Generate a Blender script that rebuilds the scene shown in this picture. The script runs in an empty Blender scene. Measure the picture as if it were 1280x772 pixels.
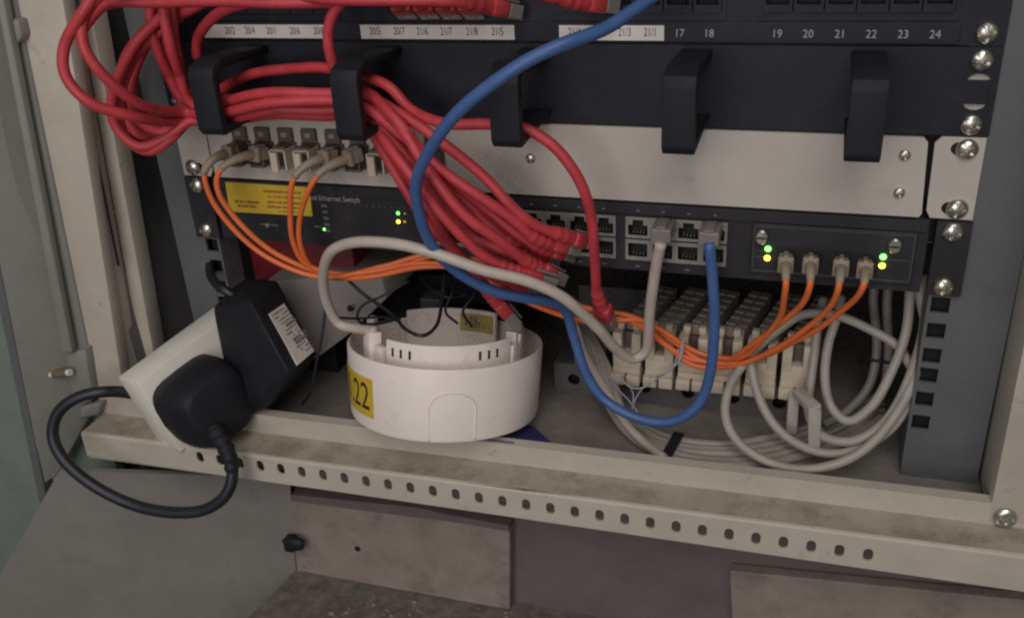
import bpy, bmesh, math, random
from mathutils import Vector, Matrix
random.seed(7)
SC = bpy.context.scene
COL = SC.collection
S = 0.001                                  # the scene is measured in millimetres, built in metres

# ------------------------------------------------------------------ camera
F_PX, CAM = 1173.1, Vector((160.19, -505.82, 232.64))
YAW, PITCH, ROLL = 0.3335, 1.1102, -0.05788
ROT = Matrix.Rotation(YAW, 3, 'Z') @ Matrix.Rotation(PITCH, 3, 'X') @ Matrix.Rotation(ROLL, 3, 'Z')
cd = bpy.data.cameras.new('camera')
cd.sensor_width = 36.0
cd.lens = F_PX / 1280 * 36.0
cd.clip_start, cd.clip_end = 0.01, 50
cam = bpy.data.objects.new('camera', cd)
COL.objects.link(cam)
cam.matrix_world = Matrix.Translation(CAM * S) @ ROT.to_4x4()
SC.camera = cam

# ------------------------------------------------------------------ light
W = bpy.data.worlds.new('World'); SC.world = W; W.use_nodes = True
W.node_tree.nodes['Background'].inputs[0].default_value = (0.84, 0.97, 0.93, 1)
W.node_tree.nodes['Background'].inputs[1].default_value = 0.15
def area(name, loc, target, size, power, color):
    l = bpy.data.lights.new(name, 'AREA'); l.shape = 'DISK'; l.size = size; l.energy = power; l.color = color
    o = bpy.data.objects.new(name, l); COL.objects.link(o)
    o.location = loc
    o.rotation_euler = (Vector(target) - Vector(loc)).to_track_quat('-Z', 'Y').to_euler()
    return o
area('ceiling_lamp', (0.35, -1.35, 1.45), (0.03, 0, 0.0), 1.2, 14.0, (1.0, 0.93, 0.88))
area('centre_fill', (-0.05, -1.25, 0.28), (0.0, 0, -0.08), 0.7, 4.6, (1.0, 0.90, 0.89))  # added fill with no visible source, brightens the middle of the rack
SC.view_settings.view_transform = 'Standard'
SC.view_settings.look = 'None'
SC.view_settings.exposure = -0.10
SC.view_settings.gamma = 1.0
SC.cycles.use_denoising = False
SC.cycles.filter_width = 2.3

# ------------------------------------------------------------------ measuring helpers (millimetres)
def ray(px, py): return ROT @ Vector(((px - 640) / F_PX, -(py - 386) / F_PX, -1.0))
def at(px, py, y):
    d = ray(px, py); return CAM + d * ((y - CAM.y) / d.y)
def onz(px, py, z):
    d = ray(px, py); return CAM + d * ((z - CAM.z) / d.z)
def onplane(px, py, p, n):
    d = ray(px, py); return CAM + d * ((p - CAM).dot(n) / d.dot(n))
FLOOR = -121.0

# ------------------------------------------------------------------ materials
def mat(name, col, rough=0.5, metal=0.0, var=0.12, scale=60, bump=0.0, bscale=900, spec=0.5, emit=None, dirt=None, trans=0.0, coat=0.0):
    m = bpy.data.materials.new(name); m.use_nodes = True
    nt = m.node_tree; N = nt.nodes; L = nt.links
    b = N['Principled BSDF']
    b.inputs['Roughness'].default_value = rough
    b.inputs['Metallic'].default_value = metal
    b.inputs['Specular IOR Level'].default_value = spec
    if trans: b.inputs['Transmission Weight'].default_value = trans
    if coat: b.inputs['Coat Weight'].default_value = coat; b.inputs['Coat Roughness'].default_value = 0.25
    tc = N.new('ShaderNodeTexCoord')
    n = N.new('ShaderNodeTexNoise'); n.inputs['Scale'].default_value = scale; n.inputs['Detail'].default_value = 6; n.inputs['Roughness'].default_value = 0.65
    L.new(tc.outputs['Object'], n.inputs['Vector'])
    r = N.new('ShaderNodeMapRange'); r.inputs[1].default_value = 0.3; r.inputs[2].default_value = 0.7
    r.inputs[3].default_value = 1 - var; r.inputs[4].default_value = 1 + var
    L.new(n.outputs['Fac'], r.inputs[0])
    mx = N.new('ShaderNodeMix'); mx.data_type = 'RGBA'; mx.blend_type = 'MULTIPLY'; mx.inputs[0].default_value = 1
    mx.inputs[6].default_value = (*col, 1)
    L.new(r.outputs[0], mx.inputs[7])
    out = mx.outputs[2]
    if dirt:
        dcol, dscale, lo, hi = dirt
        n2 = N.new('ShaderNodeTexNoise'); n2.inputs['Scale'].default_value = dscale; n2.inputs['Detail'].default_value = 9; n2.inputs['Roughness'].default_value = 0.72
        L.new(tc.outputs['Object'], n2.inputs['Vector'])
        rr = N.new('ShaderNodeMapRange'); rr.inputs[1].default_value = lo; rr.inputs[2].default_value = hi
        L.new(n2.outputs['Fac'], rr.inputs[0])
        m2 = N.new('ShaderNodeMix'); m2.data_type = 'RGBA'
        L.new(rr.outputs[0], m2.inputs[0]); L.new(out, m2.inputs[6]); m2.inputs[7].default_value = (*dcol, 1)
        out = m2.outputs[2]
    L.new(out, b.inputs['Base Color'])
    rv = N.new('ShaderNodeMapRange'); rv.inputs[1].default_value = 0.3; rv.inputs[2].default_value = 0.7
    rv.inputs[3].default_value = max(0.05, rough - 0.08); rv.inputs[4].default_value = min(1, rough + 0.12)
    L.new(n.outputs['Fac'], rv.inputs[0]); L.new(rv.outputs[0], b.inputs['Roughness'])
    if bump:
        n3 = N.new('ShaderNodeTexNoise'); n3.inputs['Scale'].default_value = bscale; n3.inputs['Detail'].default_value = 3
        L.new(tc.outputs['Object'], n3.inputs['Vector'])
        bp = N.new('ShaderNodeBump'); bp.inputs['Strength'].default_value = bump; bp.inputs['Distance'].default_value = 0.0006
        L.new(n3.outputs['Fac'], bp.inputs['Height']); L.new(bp.outputs[0], b.inputs['Normal'])
    if emit:
        b.inputs['Emission Color'].default_value = (*emit[0], 1); b.inputs['Emission Strength'].default_value = emit[1]
    return m
M = dict(
    cream=mat('cream_powder_coat', (0.50, 0.46, 0.395), 0.5, bump=0.25, var=0.09, scale=25, dirt=((0.24, 0.20, 0.16), 75, 0.60, 0.78)),
    dirty=mat('dirty_cream_ledge', (0.42, 0.37, 0.305), 0.65, bump=0.3, var=0.14, scale=30, dirt=((0.19, 0.145, 0.10), 34, 0.47, 0.74)),
    white=mat('white_painted_steel', (0.50, 0.465, 0.42), 0.42, bump=0.15, var=0.08, scale=14, dirt=((0.34, 0.30, 0.26), 60, 0.60, 0.9)),
    black=mat('black_plastic', (0.014, 0.014, 0.020), 0.6, spec=0.3, bump=0.25, var=0.2),
    panel=mat('black_painted_panel', (0.012, 0.013, 0.023), 0.55, spec=0.35, bump=0.2, var=0.3, scale=25, dirt=((0.026, 0.026, 0.034), 38, 0.52, 0.85)),
    switch=mat('charcoal_switch_case', (0.021, 0.020, 0.026), 0.55, spec=0.4, bump=0.2, var=0.25, scale=30, dirt=((0.048, 0.045, 0.047), 42, 0.52, 0.85)),
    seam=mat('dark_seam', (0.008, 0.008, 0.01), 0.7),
    edge=mat('worn_grey_edge', (0.07, 0.07, 0.075), 0.5),
    hollow=mat('port_interior', (0.01, 0.01, 0.013), 0.7),
    rail=mat('blue_grey_steel', (0.115, 0.122, 0.130), 0.5, bump=0.2, var=0.1, scale=20),
    inner=mat('cabinet_inside', (0.16, 0.15, 0.155), 0.7, var=0.2, scale=14),
    tray=mat('dusty_cabinet_floor', (0.21, 0.19, 0.17), 0.75, bump=0.3, var=0.2, scale=35, dirt=((0.30, 0.26, 0.22), 40, 0.5, 0.75)),
    steel=mat('nickel_screw', (0.62, 0.60, 0.55), 0.28, metal=1.0, var=0.2, scale=200),
    metal=mat('tinned_port_shell', (0.30, 0.285, 0.26), 0.5, metal=0.5, var=0.2, scale=150),
    red=mat('red_cable_jacket', (0.51, 0.048, 0.062), 0.48, var=0.2, scale=70, bump=0.15, dirt=((0.42, 0.14, 0.14), 120, 0.6, 0.9)),
    darkred=mat('dark_red_plastic', (0.17, 0.012, 0.02), 0.5, var=0.15),
    redclear=mat('red_boot_rubber', (0.49, 0.048, 0.060), 0.45, var=0.12),
    blue=mat('blue_cable_jacket', (0.058, 0.125, 0.32), 0.42, var=0.12, scale=80),
    bluespill=mat('blue_spill', (0.06, 0.05, 0.20), 0.4),
    orange=mat('orange_fibre_jacket', (0.76, 0.17, 0.045), 0.4, var=0.1),
    whitecable=mat('off_white_cable_jacket', (0.52, 0.455, 0.40), 0.42, var=0.1, scale=70),
    grey=mat('pale_grey_cable_jacket', (0.36, 0.335, 0.295), 0.45, var=0.12, scale=70),
    wire=mat('pale_blue_wire', (0.42, 0.46, 0.52), 0.4),
    greydark=mat('mid_grey_cable_jacket', (0.24, 0.225, 0.205), 0.5, var=0.12, scale=70),
    beige=mat('beige_connector', (0.30, 0.245, 0.19), 0.5, var=0.12),
    brown=mat('smoky_brown_adapter', (0.10, 0.082, 0.066), 0.45, var=0.15),
    ivory=mat('ivory_plastic', (0.60, 0.52, 0.42), 0.5, var=0.1, scale=60, dirt=((0.22, 0.16, 0.11), 90, 0.55, 0.8)),
    clear=mat('clear_plug_plastic', (0.34, 0.30, 0.28), 0.3, trans=0.4),
    detector=mat('detector_plastic', (0.85, 0.77, 0.72), 0.42, var=0.04, scale=20, dirt=((0.55, 0.46, 0.38), 45, 0.58, 0.85)),
    whitepl=mat('white_socket_plastic', (0.78, 0.76, 0.68), 0.38, var=0.04, scale=20),
    modem=mat('pale_grey_plastic', (0.21, 0.19, 0.178), 0.5, var=0.06),
    yellow=mat('yellow_label', (0.62, 0.43, 0.035), 0.5, var=0.05),
    yellowdull=mat('faded_yellow_label', (0.46, 0.37, 0.10), 0.55, var=0.08),
    paper=mat('white_paper_label', (0.74, 0.70, 0.66), 0.6, var=0.05),
    ink=mat('black_ink', (0.015, 0.014, 0.015), 0.6),
    labelink=mat('printer_ink', (0.07, 0.06, 0.06), 0.7),
    greyink=mat('faded_ink', (0.20, 0.17, 0.16), 0.7),
    redink=mat('red_ink', (0.30, 0.10, 0.03), 0.6),
    print=mat('grey_white_print', (0.36, 0.36, 0.37), 0.6),
    faint=mat('faint_grey_print', (0.13, 0.13, 0.14), 0.6),
    mount=mat('grey_mount_frame', (0.115, 0.108, 0.112), 0.5, var=0.15),
    contact=mat('contact_strip', (0.29, 0.25, 0.21), 0.5, var=0.25, scale=300),
    wood=mat('pink_brown_board', (0.275, 0.23, 0.20), 0.75, bump=0.4, bscale=300, var=0.16, scale=40, dirt=((0.12, 0.095, 0.085), 28, 0.52, 0.8)),
    recess=mat('recess_wall', (0.145, 0.122, 0.12), 0.85, bump=0.3, var=0.15, scale=30),
    rfloor=mat('gritty_floor', (0.14, 0.122, 0.11), 0.9, bump=0.8, bscale=250, var=0.4, scale=120),
    greypan=mat('grey_green_panel', (0.235, 0.222, 0.205), 0.6, bump=0.25, var=0.12, scale=18, dirt=((0.14, 0.13, 0.115), 35, 0.58, 0.85)),
    door=mat('grey_cream_door', (0.25, 0.25, 0.225), 0.55, bump=0.2, var=0.1, scale=20, dirt=((0.18, 0.17, 0.15), 40, 0.58, 0.85)),
    wall=mat('green_wall', (0.19, 0.235, 0.20), 0.8, var=0.1, scale=30),
    copper=mat('brass_pin', (0.30, 0.22, 0.15), 0.4, metal=0.6),
    blackcable=mat('black_rubber_cord', (0.014, 0.016, 0.023), 0.42, var=0.2),
    green_led=mat('green_led', (0.1, 0.8, 0.1), 0.3, emit=((0.12, 1.0, 0.10), 6.0)),
    amber_led=mat('amber_led', (0.9, 0.7, 0.1), 0.3, emit=((1.0, 0.72, 0.05), 5.0)),
    dim_led=mat('dim_led', (0.5, 0.4, 0.1), 0.3, emit=((1.0, 0.62, 0.10), 0.35)),
)

# ------------------------------------------------------------------ object helpers
def link(o):
    COL.objects.link(o); return o
def hang(o, parent):
    if parent is not None:
        o.parent = parent
        m = Matrix.Translation(parent.location)   # every parent stands unrotated where its own location says
        o.matrix_parent_inverse = m.inverted()
    return o
def tag(o, label=None, cat=None, group=None, kind=None):
    if label: o['label'] = label
    if cat: o['category'] = cat
    if group: o['group'] = group
    if kind: o['kind'] = kind
    return o
def thing(name, label, cat, loc, group=None):
    o = link(bpy.data.objects.new(name, None)); o.empty_display_size = 0.01
    o.location = Vector(loc) * S
    return tag(o, label, cat, group)
def mesh_of(name, bm, mats, smooth=False, angle=None):
    bmesh.ops.recalc_face_normals(bm, faces=bm.faces)
    for v in bm.verts: v.co *= S
    me = bpy.data.meshes.new(name); bm.to_mesh(me); bm.free()
    for m in (mats if isinstance(mats, (list, tuple)) else [mats]): me.materials.append(m)
    if smooth:
        me.shade_smooth()
        if angle is not None: me.set_sharp_from_angle(angle=math.radians(angle))
    return me
def obj(name, bm, mats, parent=None, smooth=False, angle=None):
    o = link(bpy.data.objects.new(name, mesh_of(name, bm, mats, smooth, angle)))
    return hang(o, parent)
def inst(name, me, loc, parent, rot=None):
    """An object of its own that shares mesh data; the mesh stands at its own origin."""
    o = link(bpy.data.objects.new(name, me))
    o.location = Vector(loc) * S
    if rot is not None: o.rotation_euler = rot
    return hang(o, parent)
def NB(): return bmesh.new()
def bevel(bm, w, seg=2, faces=None):
    bmesh.ops.bevel(bm, geom=list(bm.edges), offset=w, segments=seg, affect='EDGES', profile=0.5, clamp_overlap=True)
    return bm
def box(bm, x0, x1, y0, y1, z0, z1, bev=0, mi=0, seg=2):
    t = bmesh.new()
    bmesh.ops.create_cube(t, size=1)
    for v in t.verts: v.co = Vector(((x0 + x1) / 2 + v.co.x * (x1 - x0), (y0 + y1) / 2 + v.co.y * (y1 - y0), (z0 + z1) / 2 + v.co.z * (z1 - z0)))
    if bev: bevel(t, bev, seg)
    merge(bm, t, mi); return bm
def merge(bm, t, mi=0, mtx=None):
    if mtx is not None: t.transform(mtx)
    mp = {}
    for v in t.verts: mp[v] = bm.verts.new(v.co)
    for f in t.faces:
        try:
            g = bm.faces.new([mp[v] for v in f.verts]); g.material_index = mi if mi else f.material_index; g.smooth = f.smooth
        except ValueError: pass
    t.free()
def obox(bm, c, ax, ay, az, dx, dy, dz, bev=0, mi=0, taper=None):
    t = bmesh.new(); bmesh.ops.create_cube(t, size=1)
    for v in t.verts:
        k = 1.0
        if taper is not None and v.co.y > 0: k = taper
        v.co = Vector((v.co.x * dx * k, v.co.y * dy, v.co.z * dz * k))
    if bev: bevel(t, bev)
    m = Matrix((ax, ay, az)).transposed().to_4x4(); m.translation = c
    merge(bm, t, mi, m); return bm
def hull(bm, pts, bev=0, seg=3, mi=0):
    t = bmesh.new()
    vs = [t.verts.new(p) for p in pts]
    r = bmesh.ops.convex_hull(t, input=vs)
    bmesh.ops.delete(t, geom=[v for v in t.verts if not v.link_faces], context='VERTS')
    bmesh.ops.dissolve_limit(t, angle_limit=0.12, verts=t.verts, edges=t.edges)
    if bev: bevel(t, bev, seg)
    merge(bm, t, mi); return bm
def quad_slab(bm, pts, off, bev=0):
    """A slab: four (or more) front corners, all pushed back along OFF."""
    off = Vector(off); t = bmesh.new()
    a = [t.verts.new(p) for p in pts]; b = [t.verts.new(p + off) for p in pts]
    n = len(a)
    t.faces.new(a); t.faces.new(list(reversed(b)))
    for i in range(n): t.faces.new((a[i], b[i], b[(i + 1) % n], a[(i + 1) % n]))
    bmesh.ops.recalc_face_normals(t, faces=t.faces)
    if bev: bevel(t, bev, 2)
    merge(bm, t); return bm
def plate(bm, outline, holes, thick, mi=0, mtx=None):
    """Flat plate in the XZ plane with real holes; front at y=0, back at y=thick."""
    t = bmesh.new(); edges = []
    for loop in [outline] + list(holes):
        vs = [t.verts.new((x, 0, z)) for x, z in loop]
        edges += [t.edges.new((vs[i], vs[(i + 1) % len(vs)])) for i in range(len(vs))]
    bmesh.ops.triangle_fill(t, use_beauty=True, use_dissolve=False, edges=edges, normal=(0, -1, 0))
    r = bmesh.ops.extrude_face_region(t, geom=list(t.faces))
    for g in r['geom']:
        if isinstance(g, bmesh.types.BMVert): g.co.y += thick
    bmesh.ops.recalc_face_normals(t, faces=t.faces)
    merge(bm, t, mi, mtx); return bm
def rect(x0, x1, z0, z1): return [(x0, z0), (x1, z0), (x1, z1), (x0, z1)]
def oval(cx, cz, w, h, n=6):
    """A slot with rounded ends, taller than wide."""
    r = w / 2; k = max(0, h / 2 - r); o = []
    for i in range(n + 1): a = math.pi * i / n; o.append((cx + r * math.cos(a), cz + k + r * math.sin(a)))
    for i in range(n + 1): a = math.pi + math.pi * i / n; o.append((cx + r * math.cos(a), cz - k + r * math.sin(a)))
    if k < 1e-6:
        o = [(cx + r * math.cos(2 * math.pi * i / (2 * n)), cz + r * math.sin(2 * math.pi * i / (2 * n))) for i in range(2 * n)]
    return o
def spline(P, step=2.5):
    P = [Vector(p) for p in P]; out = []
    Q = [P[0] * 2 - P[1]] + P + [P[-1] * 2 - P[-2]]
    for i in range(1, len(Q) - 2):
        p0, p1, p2, p3 = Q[i - 1:i + 3]
        t0 = 0; t1 = max(1e-3, (p1 - p0).length ** 0.5); t2 = t1 + max(1e-3, (p2 - p1).length ** 0.5); t3 = t2 + max(1e-3, (p3 - p2).length ** 0.5)
        n = max(2, int((p2 - p1).length / step))
        for k in range(n):
            t = t1 + (t2 - t1) * k / n
            A1 = p0 * ((t1 - t) / (t1 - t0)) + p1 * ((t - t0) / (t1 - t0))
            A2 = p1 * ((t2 - t) / (t2 - t1)) + p2 * ((t - t1) / (t2 - t1))
            A3 = p2 * ((t3 - t) / (t3 - t2)) + p3 * ((t - t2) / (t3 - t2))
            B1 = A1 * ((t2 - t) / (t2 - t0)) + A2 * ((t - t0) / (t2 - t0))
            B2 = A2 * ((t3 - t) / (t3 - t1)) + A3 * ((t - t1) / (t3 - t1))
            out.append(B1 * ((t2 - t) / (t2 - t1)) + B2 * ((t - t1) / (t2 - t1)))
    out.append(P[-1]); 
    for _ in range(2):
        out = [out[0]] + [(out[i - 1] + out[i] * 2 + out[i + 1]) / 4 for i in range(1, len(out) - 1)] + [out[-1]]
    return out
def tube(bm, pts, rad, seg=10, cap=True, mi=0):
    n = len(pts); rings = []; prev = None
    for i in range(n):
        T = (pts[min(i + 1, n - 1)] - pts[max(i - 1, 0)]).normalized()
        if prev is None:
            u = T.orthogonal().normalized()
        else:
            u = (prev - T * prev.dot(T)); u = u.normalized() if u.length > 1e-6 else T.orthogonal().normalized()
        prev = u; v = T.cross(u)
        r = rad[i] if isinstance(rad, (list, tuple)) else rad
        rings.append([bm.verts.new(pts[i] + (u * math.cos(a) + v * math.sin(a)) * r) for a in (2 * math.pi * k / seg for k in range(seg))])
    for i in range(n - 1):
        for k in range(seg):
            f = bm.faces.new((rings[i][k], rings[i][(k + 1) % seg], rings[i + 1][(k + 1) % seg], rings[i + 1][k])); f.material_index = mi; f.smooth = True
    if cap:
        for rr in (list(reversed(rings[0])), rings[-1]):
            f = bm.faces.new(rr); f.material_index = mi
    return bm
def lathe(bm, prof, seg=32, mtx=None, a0=0, a1=2 * math.pi, mi=0):
    """Closed (r, z) profile turned about Z."""
    t = bmesh.new(); full = abs(a1 - a0 - 2 * math.pi) < 1e-6
    cols = []; N = seg if full else seg + 1
    for k in range(N):
        a = a0 + (a1 - a0) * k / seg
        cols.append([t.verts.new((r * math.cos(a), r * math.sin(a), z)) for r, z in prof])
    m = len(prof)
    for k in range(seg):
        A, B = cols[k], cols[(k + 1) % N]
        for i in range(m):
            t.faces.new((A[i], A[(i + 1) % m], B[(i + 1) % m], B[i]))
    if not full:
        t.faces.new(list(reversed(cols[0]))); t.faces.new(cols[-1])
    bmesh.ops.remove_doubles(t, verts=t.verts, dist=1e-4)
    bmesh.ops.recalc_face_normals(t, faces=t.faces)
    merge(bm, t, mi, mtx)
    return bm
TO_FRONT = Matrix.Rotation(math.radians(90), 4, 'X')          # Z of a turned thing now points to -Y
def screw_mesh(R, H, name='screw'):
    bm = NB(); seg, rings = 32, 8; prev = None
    def z(r): return H * math.sqrt(max(0, 1 - (r / R) ** 2 * 0.93))
    rows = []
    for i in range(rings + 1):
        r = R * i / rings; row = []
        for k in range(seg):
            a = 2 * math.pi * k / seg + 0.3; x, y = r * math.cos(a), r * math.sin(a)
            ca, sa = abs(math.cos(a - 0.3) * r), abs(math.sin(a - 0.3) * r)
            dz = -0.55 * H if (min(ca, sa) < 0.13 * R and r < 0.68 * R) else 0
            row.append(bm.verts.new((x, y, z(r) + dz)))
        rows.append(row)
    rows.append([bm.verts.new((v.co.x, v.co.y, -0.2)) for v in rows[-1]])
    for i in range(len(rows) - 1):
        for k in range(seg):
            bm.faces.new((rows[i][k], rows[i + 1][k], rows[i + 1][(k + 1) % seg], rows[i][(k + 1) % seg]))
    bmesh.ops.remove_doubles(bm, verts=bm.verts, dist=1e-4)
    bm.transform(TO_FRONT)
    return mesh_of(name, bm, M['steel'], True, 40)
SCREW = screw_mesh(5.4, 3.4); RIVET = screw_mesh(3.0, 1.8); BIGSCREW = screw_mesh(6.0, 3.0)
def text(name, body, size, loc, m, parent, wide=1.0, align='CENTER', depth=0.12, rotx=90, warp=None, bold=0.0):
    c = bpy.data.curves.new('lettering', 'FONT'); c.body = body; c.size = size; c.align_x = align; c.align_y = 'CENTER'
    c.extrude = depth; c.resolution_u = 3; c.offset = bold
    o = link(bpy.data.objects.new('lettering', c))
    dg = bpy.context.evaluated_depsgraph_get()
    me = bpy.data.meshes.new_from_object(o.evaluated_get(dg))
    bpy.data.objects.remove(o); bpy.data.curves.remove(c)
    bm = NB(); bm.from_mesh(me); bpy.data.meshes.remove(me)
    for v in bm.verts: v.co.x *= wide
    if warp is None:
        bm.transform(Matrix.Translation(Vector(loc)) @ Matrix.Rotation(math.radians(rotx), 4, 'X'))
    else:
        bmesh.ops.subdivide_edges(bm, edges=[e for e in bm.edges if e.calc_length() > 1.2], cuts=2)
        for v in bm.verts: v.co = warp(v.co)
    return obj(name, bm, m, parent)

# ================================================================== SETTING: recess, wall
def setting(name, bm, m):
    return tag(obj(name, bm, m), kind='structure')
p_corner = at(370, 712, -30); ZR = p_corner.z
bm = NB(); box(bm, -900, 900, -900, 500, ZR - 150, ZR - 140); setting('ground', bm, M['rfloor'])
g0, g1 = onz(370, 712, ZR), onz(310, 772, ZR)
bm = NB(); quad_slab(bm, [g0 + Vector((0, 18, 0)), Vector((460, 0, ZR)), Vector((460, -330, ZR)), g1 + (g1 - g0) * 2.2, g0], (0, 0, -20)); setting('recess_floor', bm, M['rfloor'])
bm = NB(); box(bm, -420, 460, -19, -12, ZR + 0.2, -126); setting('recess_wall', bm, M['recess'])
bm = NB(); box(bm, -1500, -325, -45, -38, -900, 900); setting('room_wall', bm, M['wall'])
# grey side panel under the cabinet
pb = at(75, 588, -96); pc = at(362, 600, -30)
nrm = (pc - p_corner).cross(pb - p_corner).normalized()
pts = [at(362, 596, -30), pb, onplane(-110, 905, p_corner, nrm), onplane(200, 905, p_corner, nrm), onplane(385, 905, p_corner, nrm), onplane(370, 712, p_corner, nrm)]
pts = [onplane(362, 596, p_corner, nrm)] + pts[1:]
if nrm.y > 0: nrm = -nrm
t = thing('plinth_panel', 'plain grey sloping panel below the lower left corner of the cabinet', 'panel', p_corner)
bm = NB(); quad_slab(bm, pts, -nrm * 4); obj('sheet', bm, M['greypan'], t)

def board(label, quad, y, thick):
    t = thing('wooden_board', label, 'board', at(*quad[3], y), 'boards in the recess below the cabinet')
    bm = NB(); quad_slab(bm, [at(a, b, y) for a, b in quad], (0, thick, 0), 0.8); obj('plank', bm, M['wood'], t)
    return t
b1 = board('pinkish brown board left of centre under the cabinet with a knot hole', [(362, 624), (500, 642), (637, 663), (637, 762), (500, 737), (371, 713)], -30, 10)
bm = NB(); lathe(bm, [(0, 0), (2.4, 0), (2.0, 0.8), (0, 0.5)], 14, Matrix.Translation(at(447, 685, -30.2)) @ TO_FRONT); obj('knot', bm, M['seam'], b1, True)
bm = NB(); quad_slab(bm, [at(364, 618, -31), at(520, 634, -31), at(560, 643, -31), at(636, 657, -31), at(636, 664, -31), at(560, 651, -31), at(500, 644, -31), at(364, 626, -31)], (0, 9, 0), 0.3); obj('torn_edge', bm, M['recess'], b1)
b2 = board('pinkish brown board at the lower right under the perforated lip', [(912, 713), (1300, 752), (1300, 880), (918, 830)], -28, 8)
# black bolt head by the board
p = at(369, 676, -36)
t = thing('cable_clip', 'small black clip at the left end of the lower board', 'clip', p)
bm = NB(); lathe(bm, [(0, 0), (5.5, 0), (6.2, 3), (4.5, 5.5), (0, 6.2)], 20, Matrix.Translation(p) @ TO_FRONT @ Matrix.Scale(1.5, 4, (1, 0, 0))); obj('head', bm, M['black'], t, True, 50)
bm = NB(); box(bm, p.x - 9, p.x - 1, p.y - 3.5, p.y + 6, p.z - 9, p.z + 2, 1.2); obj('foot', bm, M['black'], t, True, 40)
# grit on the recess floor
bm = NB()
for i in range(420):
    x, y = random.uniform(-150, 250), random.uniform(-120, -32); s = random.choice([0.4, 0.6, 0.9, 1.3, 2.2]) * random.uniform(.6, 1.2)
    q = bmesh.new(); bmesh.ops.create_icosphere(q, subdivisions=1, radius=s)
    for v in q.verts: v.co = Vector((v.co.x * random.uniform(.6, 1.3) + x, v.co.y * random.uniform(.7, 1.2) + y, v.co.z * .6 + ZR + s * .3))
    merge(bm, q)
tag(obj('grit', bm, M['tray']), kind='stuff')

# ================================================================== CABINET
cab = thing('equipment_cabinet', 'cream steel equipment cabinet with perforated front lip and grey mounting rails', 'cabinet', (0, 0, FLOOR))
def yf(x): return -68.5 + 0.0346 * x       # front of the bottom frame, slightly out of square
def yi(x): return -43.4 + 0.0313 * x       # its upright inner strip
ZT, ZE = -106.4, -121.0
def zl(x): return -142.4 - 0.008 * x
X0, X1 = -312.0, 330.0
# inner strip (clean), dirty ledge, front lip with holes
def strip(bm, ya, za, yb, zb, thick=(0, 0, -1.5), x0=X0, x1=X1, n=12):
    for i in range(n):
        a, b = x0 + (x1 - x0) * i / n, x0 + (x1 - x0) * (i + 1) / n
        pa = [Vector((a, ya(a), za)), Vector((b, ya(b), za)), Vector((b, yb(b), zb)), Vector((a, yb(a), zb))]
        t = Vector(thick)
        vs = [bm.verts.new(p) for p in pa] + [bm.verts.new(p + t) for p in pa]
        for f in ((0, 1, 2, 3), (7, 6, 5, 4), (0, 4, 5, 1), (2, 6, 7, 3), (1, 5, 6, 2), (3, 7, 4, 0)):
            bm.faces.new([vs[k] for k in f])
    bmesh.ops.remove_doubles(bm, verts=bm.verts, dist=1e-3)
    return bm
bm = NB(); strip(bm, yi, ZE, yi, ZT, (0, 1.5, 0)); strip(bm, lambda x: yi(x) + 1.5, ZT, lambda x: yi(x) + 7, ZT + .3); obj('bottom_rail', bm, M['cream'], cab)
bm = NB(); strip(bm, yi, ZE, lambda x: yf(x) + 2.4, ZE)
tag(obj('ledge', bm, M['dirty'], cab), 'stained ledge with brown dirt along it')
bm = NB(); strip(bm, lambda x: yf(x) + 2.4, ZE, lambda x: yf(x) + 0.9, ZE - .5); strip(bm, lambda x: yf(x) + 0.9, ZE - .5, lambda x: yf(x) + 0.1, ZE - 1.7)
obj('rounded_edge', bm, M['cream'], cab, True, 60)
ang = math.atan(0.0346)
LM = Matrix.Translation((0, yf(0), 0)) @ Matrix.Rotation(ang, 4, 'Z')
def lipx(px, py):
    q = onplane(px, py, Vector((0, yf(0), 0)), Vector((-math.sin(ang), math.cos(ang), 0))); return q.x / math.cos(ang), q.z
(hx0, hz0), (hx1, hz1) = lipx(250, 571), lipx(1085, 693)
holes = []
NH = 29
for i in range(NH):
    k = i / (NH - 1); holes.append(oval(hx0 + (hx1 - hx0) * k, hz0 + (hz1 - hz0) * k, 5.3, 8.8, 5))
bm = NB(); plate(bm, [(X0, zl(X0)), (X1 + 5, zl(X1)), (X1 + 5, ZE - 1.7), (X0, ZE - 1.7)], holes, 1.4, mtx=LM)
obj('perforated_lip', bm, M['cream'], cab)
bm = NB(); strip(bm, lambda x: yf(x) + 1.5, -141.5, lambda x: yf(x) + 12, -141.5, (0, 0, -1.2), X0, 60); obj('lip_return', bm, M['cream'], cab)
bm = NB(); strip(bm, lambda x: yf(x) + 17, ZE - 2.5, lambda x: yf(x) + 17, -140, (0, 1, 0)); obj('inner_web', bm, M['tray'], cab)
# floor tray, sides, back, top
bm = NB(); strip(bm, lambda x: yi(x) + 1.5, FLOOR, lambda x: 379.5, FLOOR, (0, 0, -3), -285, 330); obj('floor_plate', bm, M['tray'], cab)
bm = NB(); box(bm, -290, 330, 380, 384, FLOOR, 300); obj('back_panel', bm, M['inner'], cab)
bm = NB(); box(bm, -292, -288, -36, 380, FLOOR, 300); obj('side_panel', bm, M['inner'], cab)
bm = NB(); box(bm, 300, 304, -28, 380, FLOOR, 300); obj('side_panel', bm, M['inner'], cab)
bm = NB(); box(bm, -292, 304, -20, 384, 300, 304); obj('top_panel', bm, M['inner'], cab)
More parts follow.
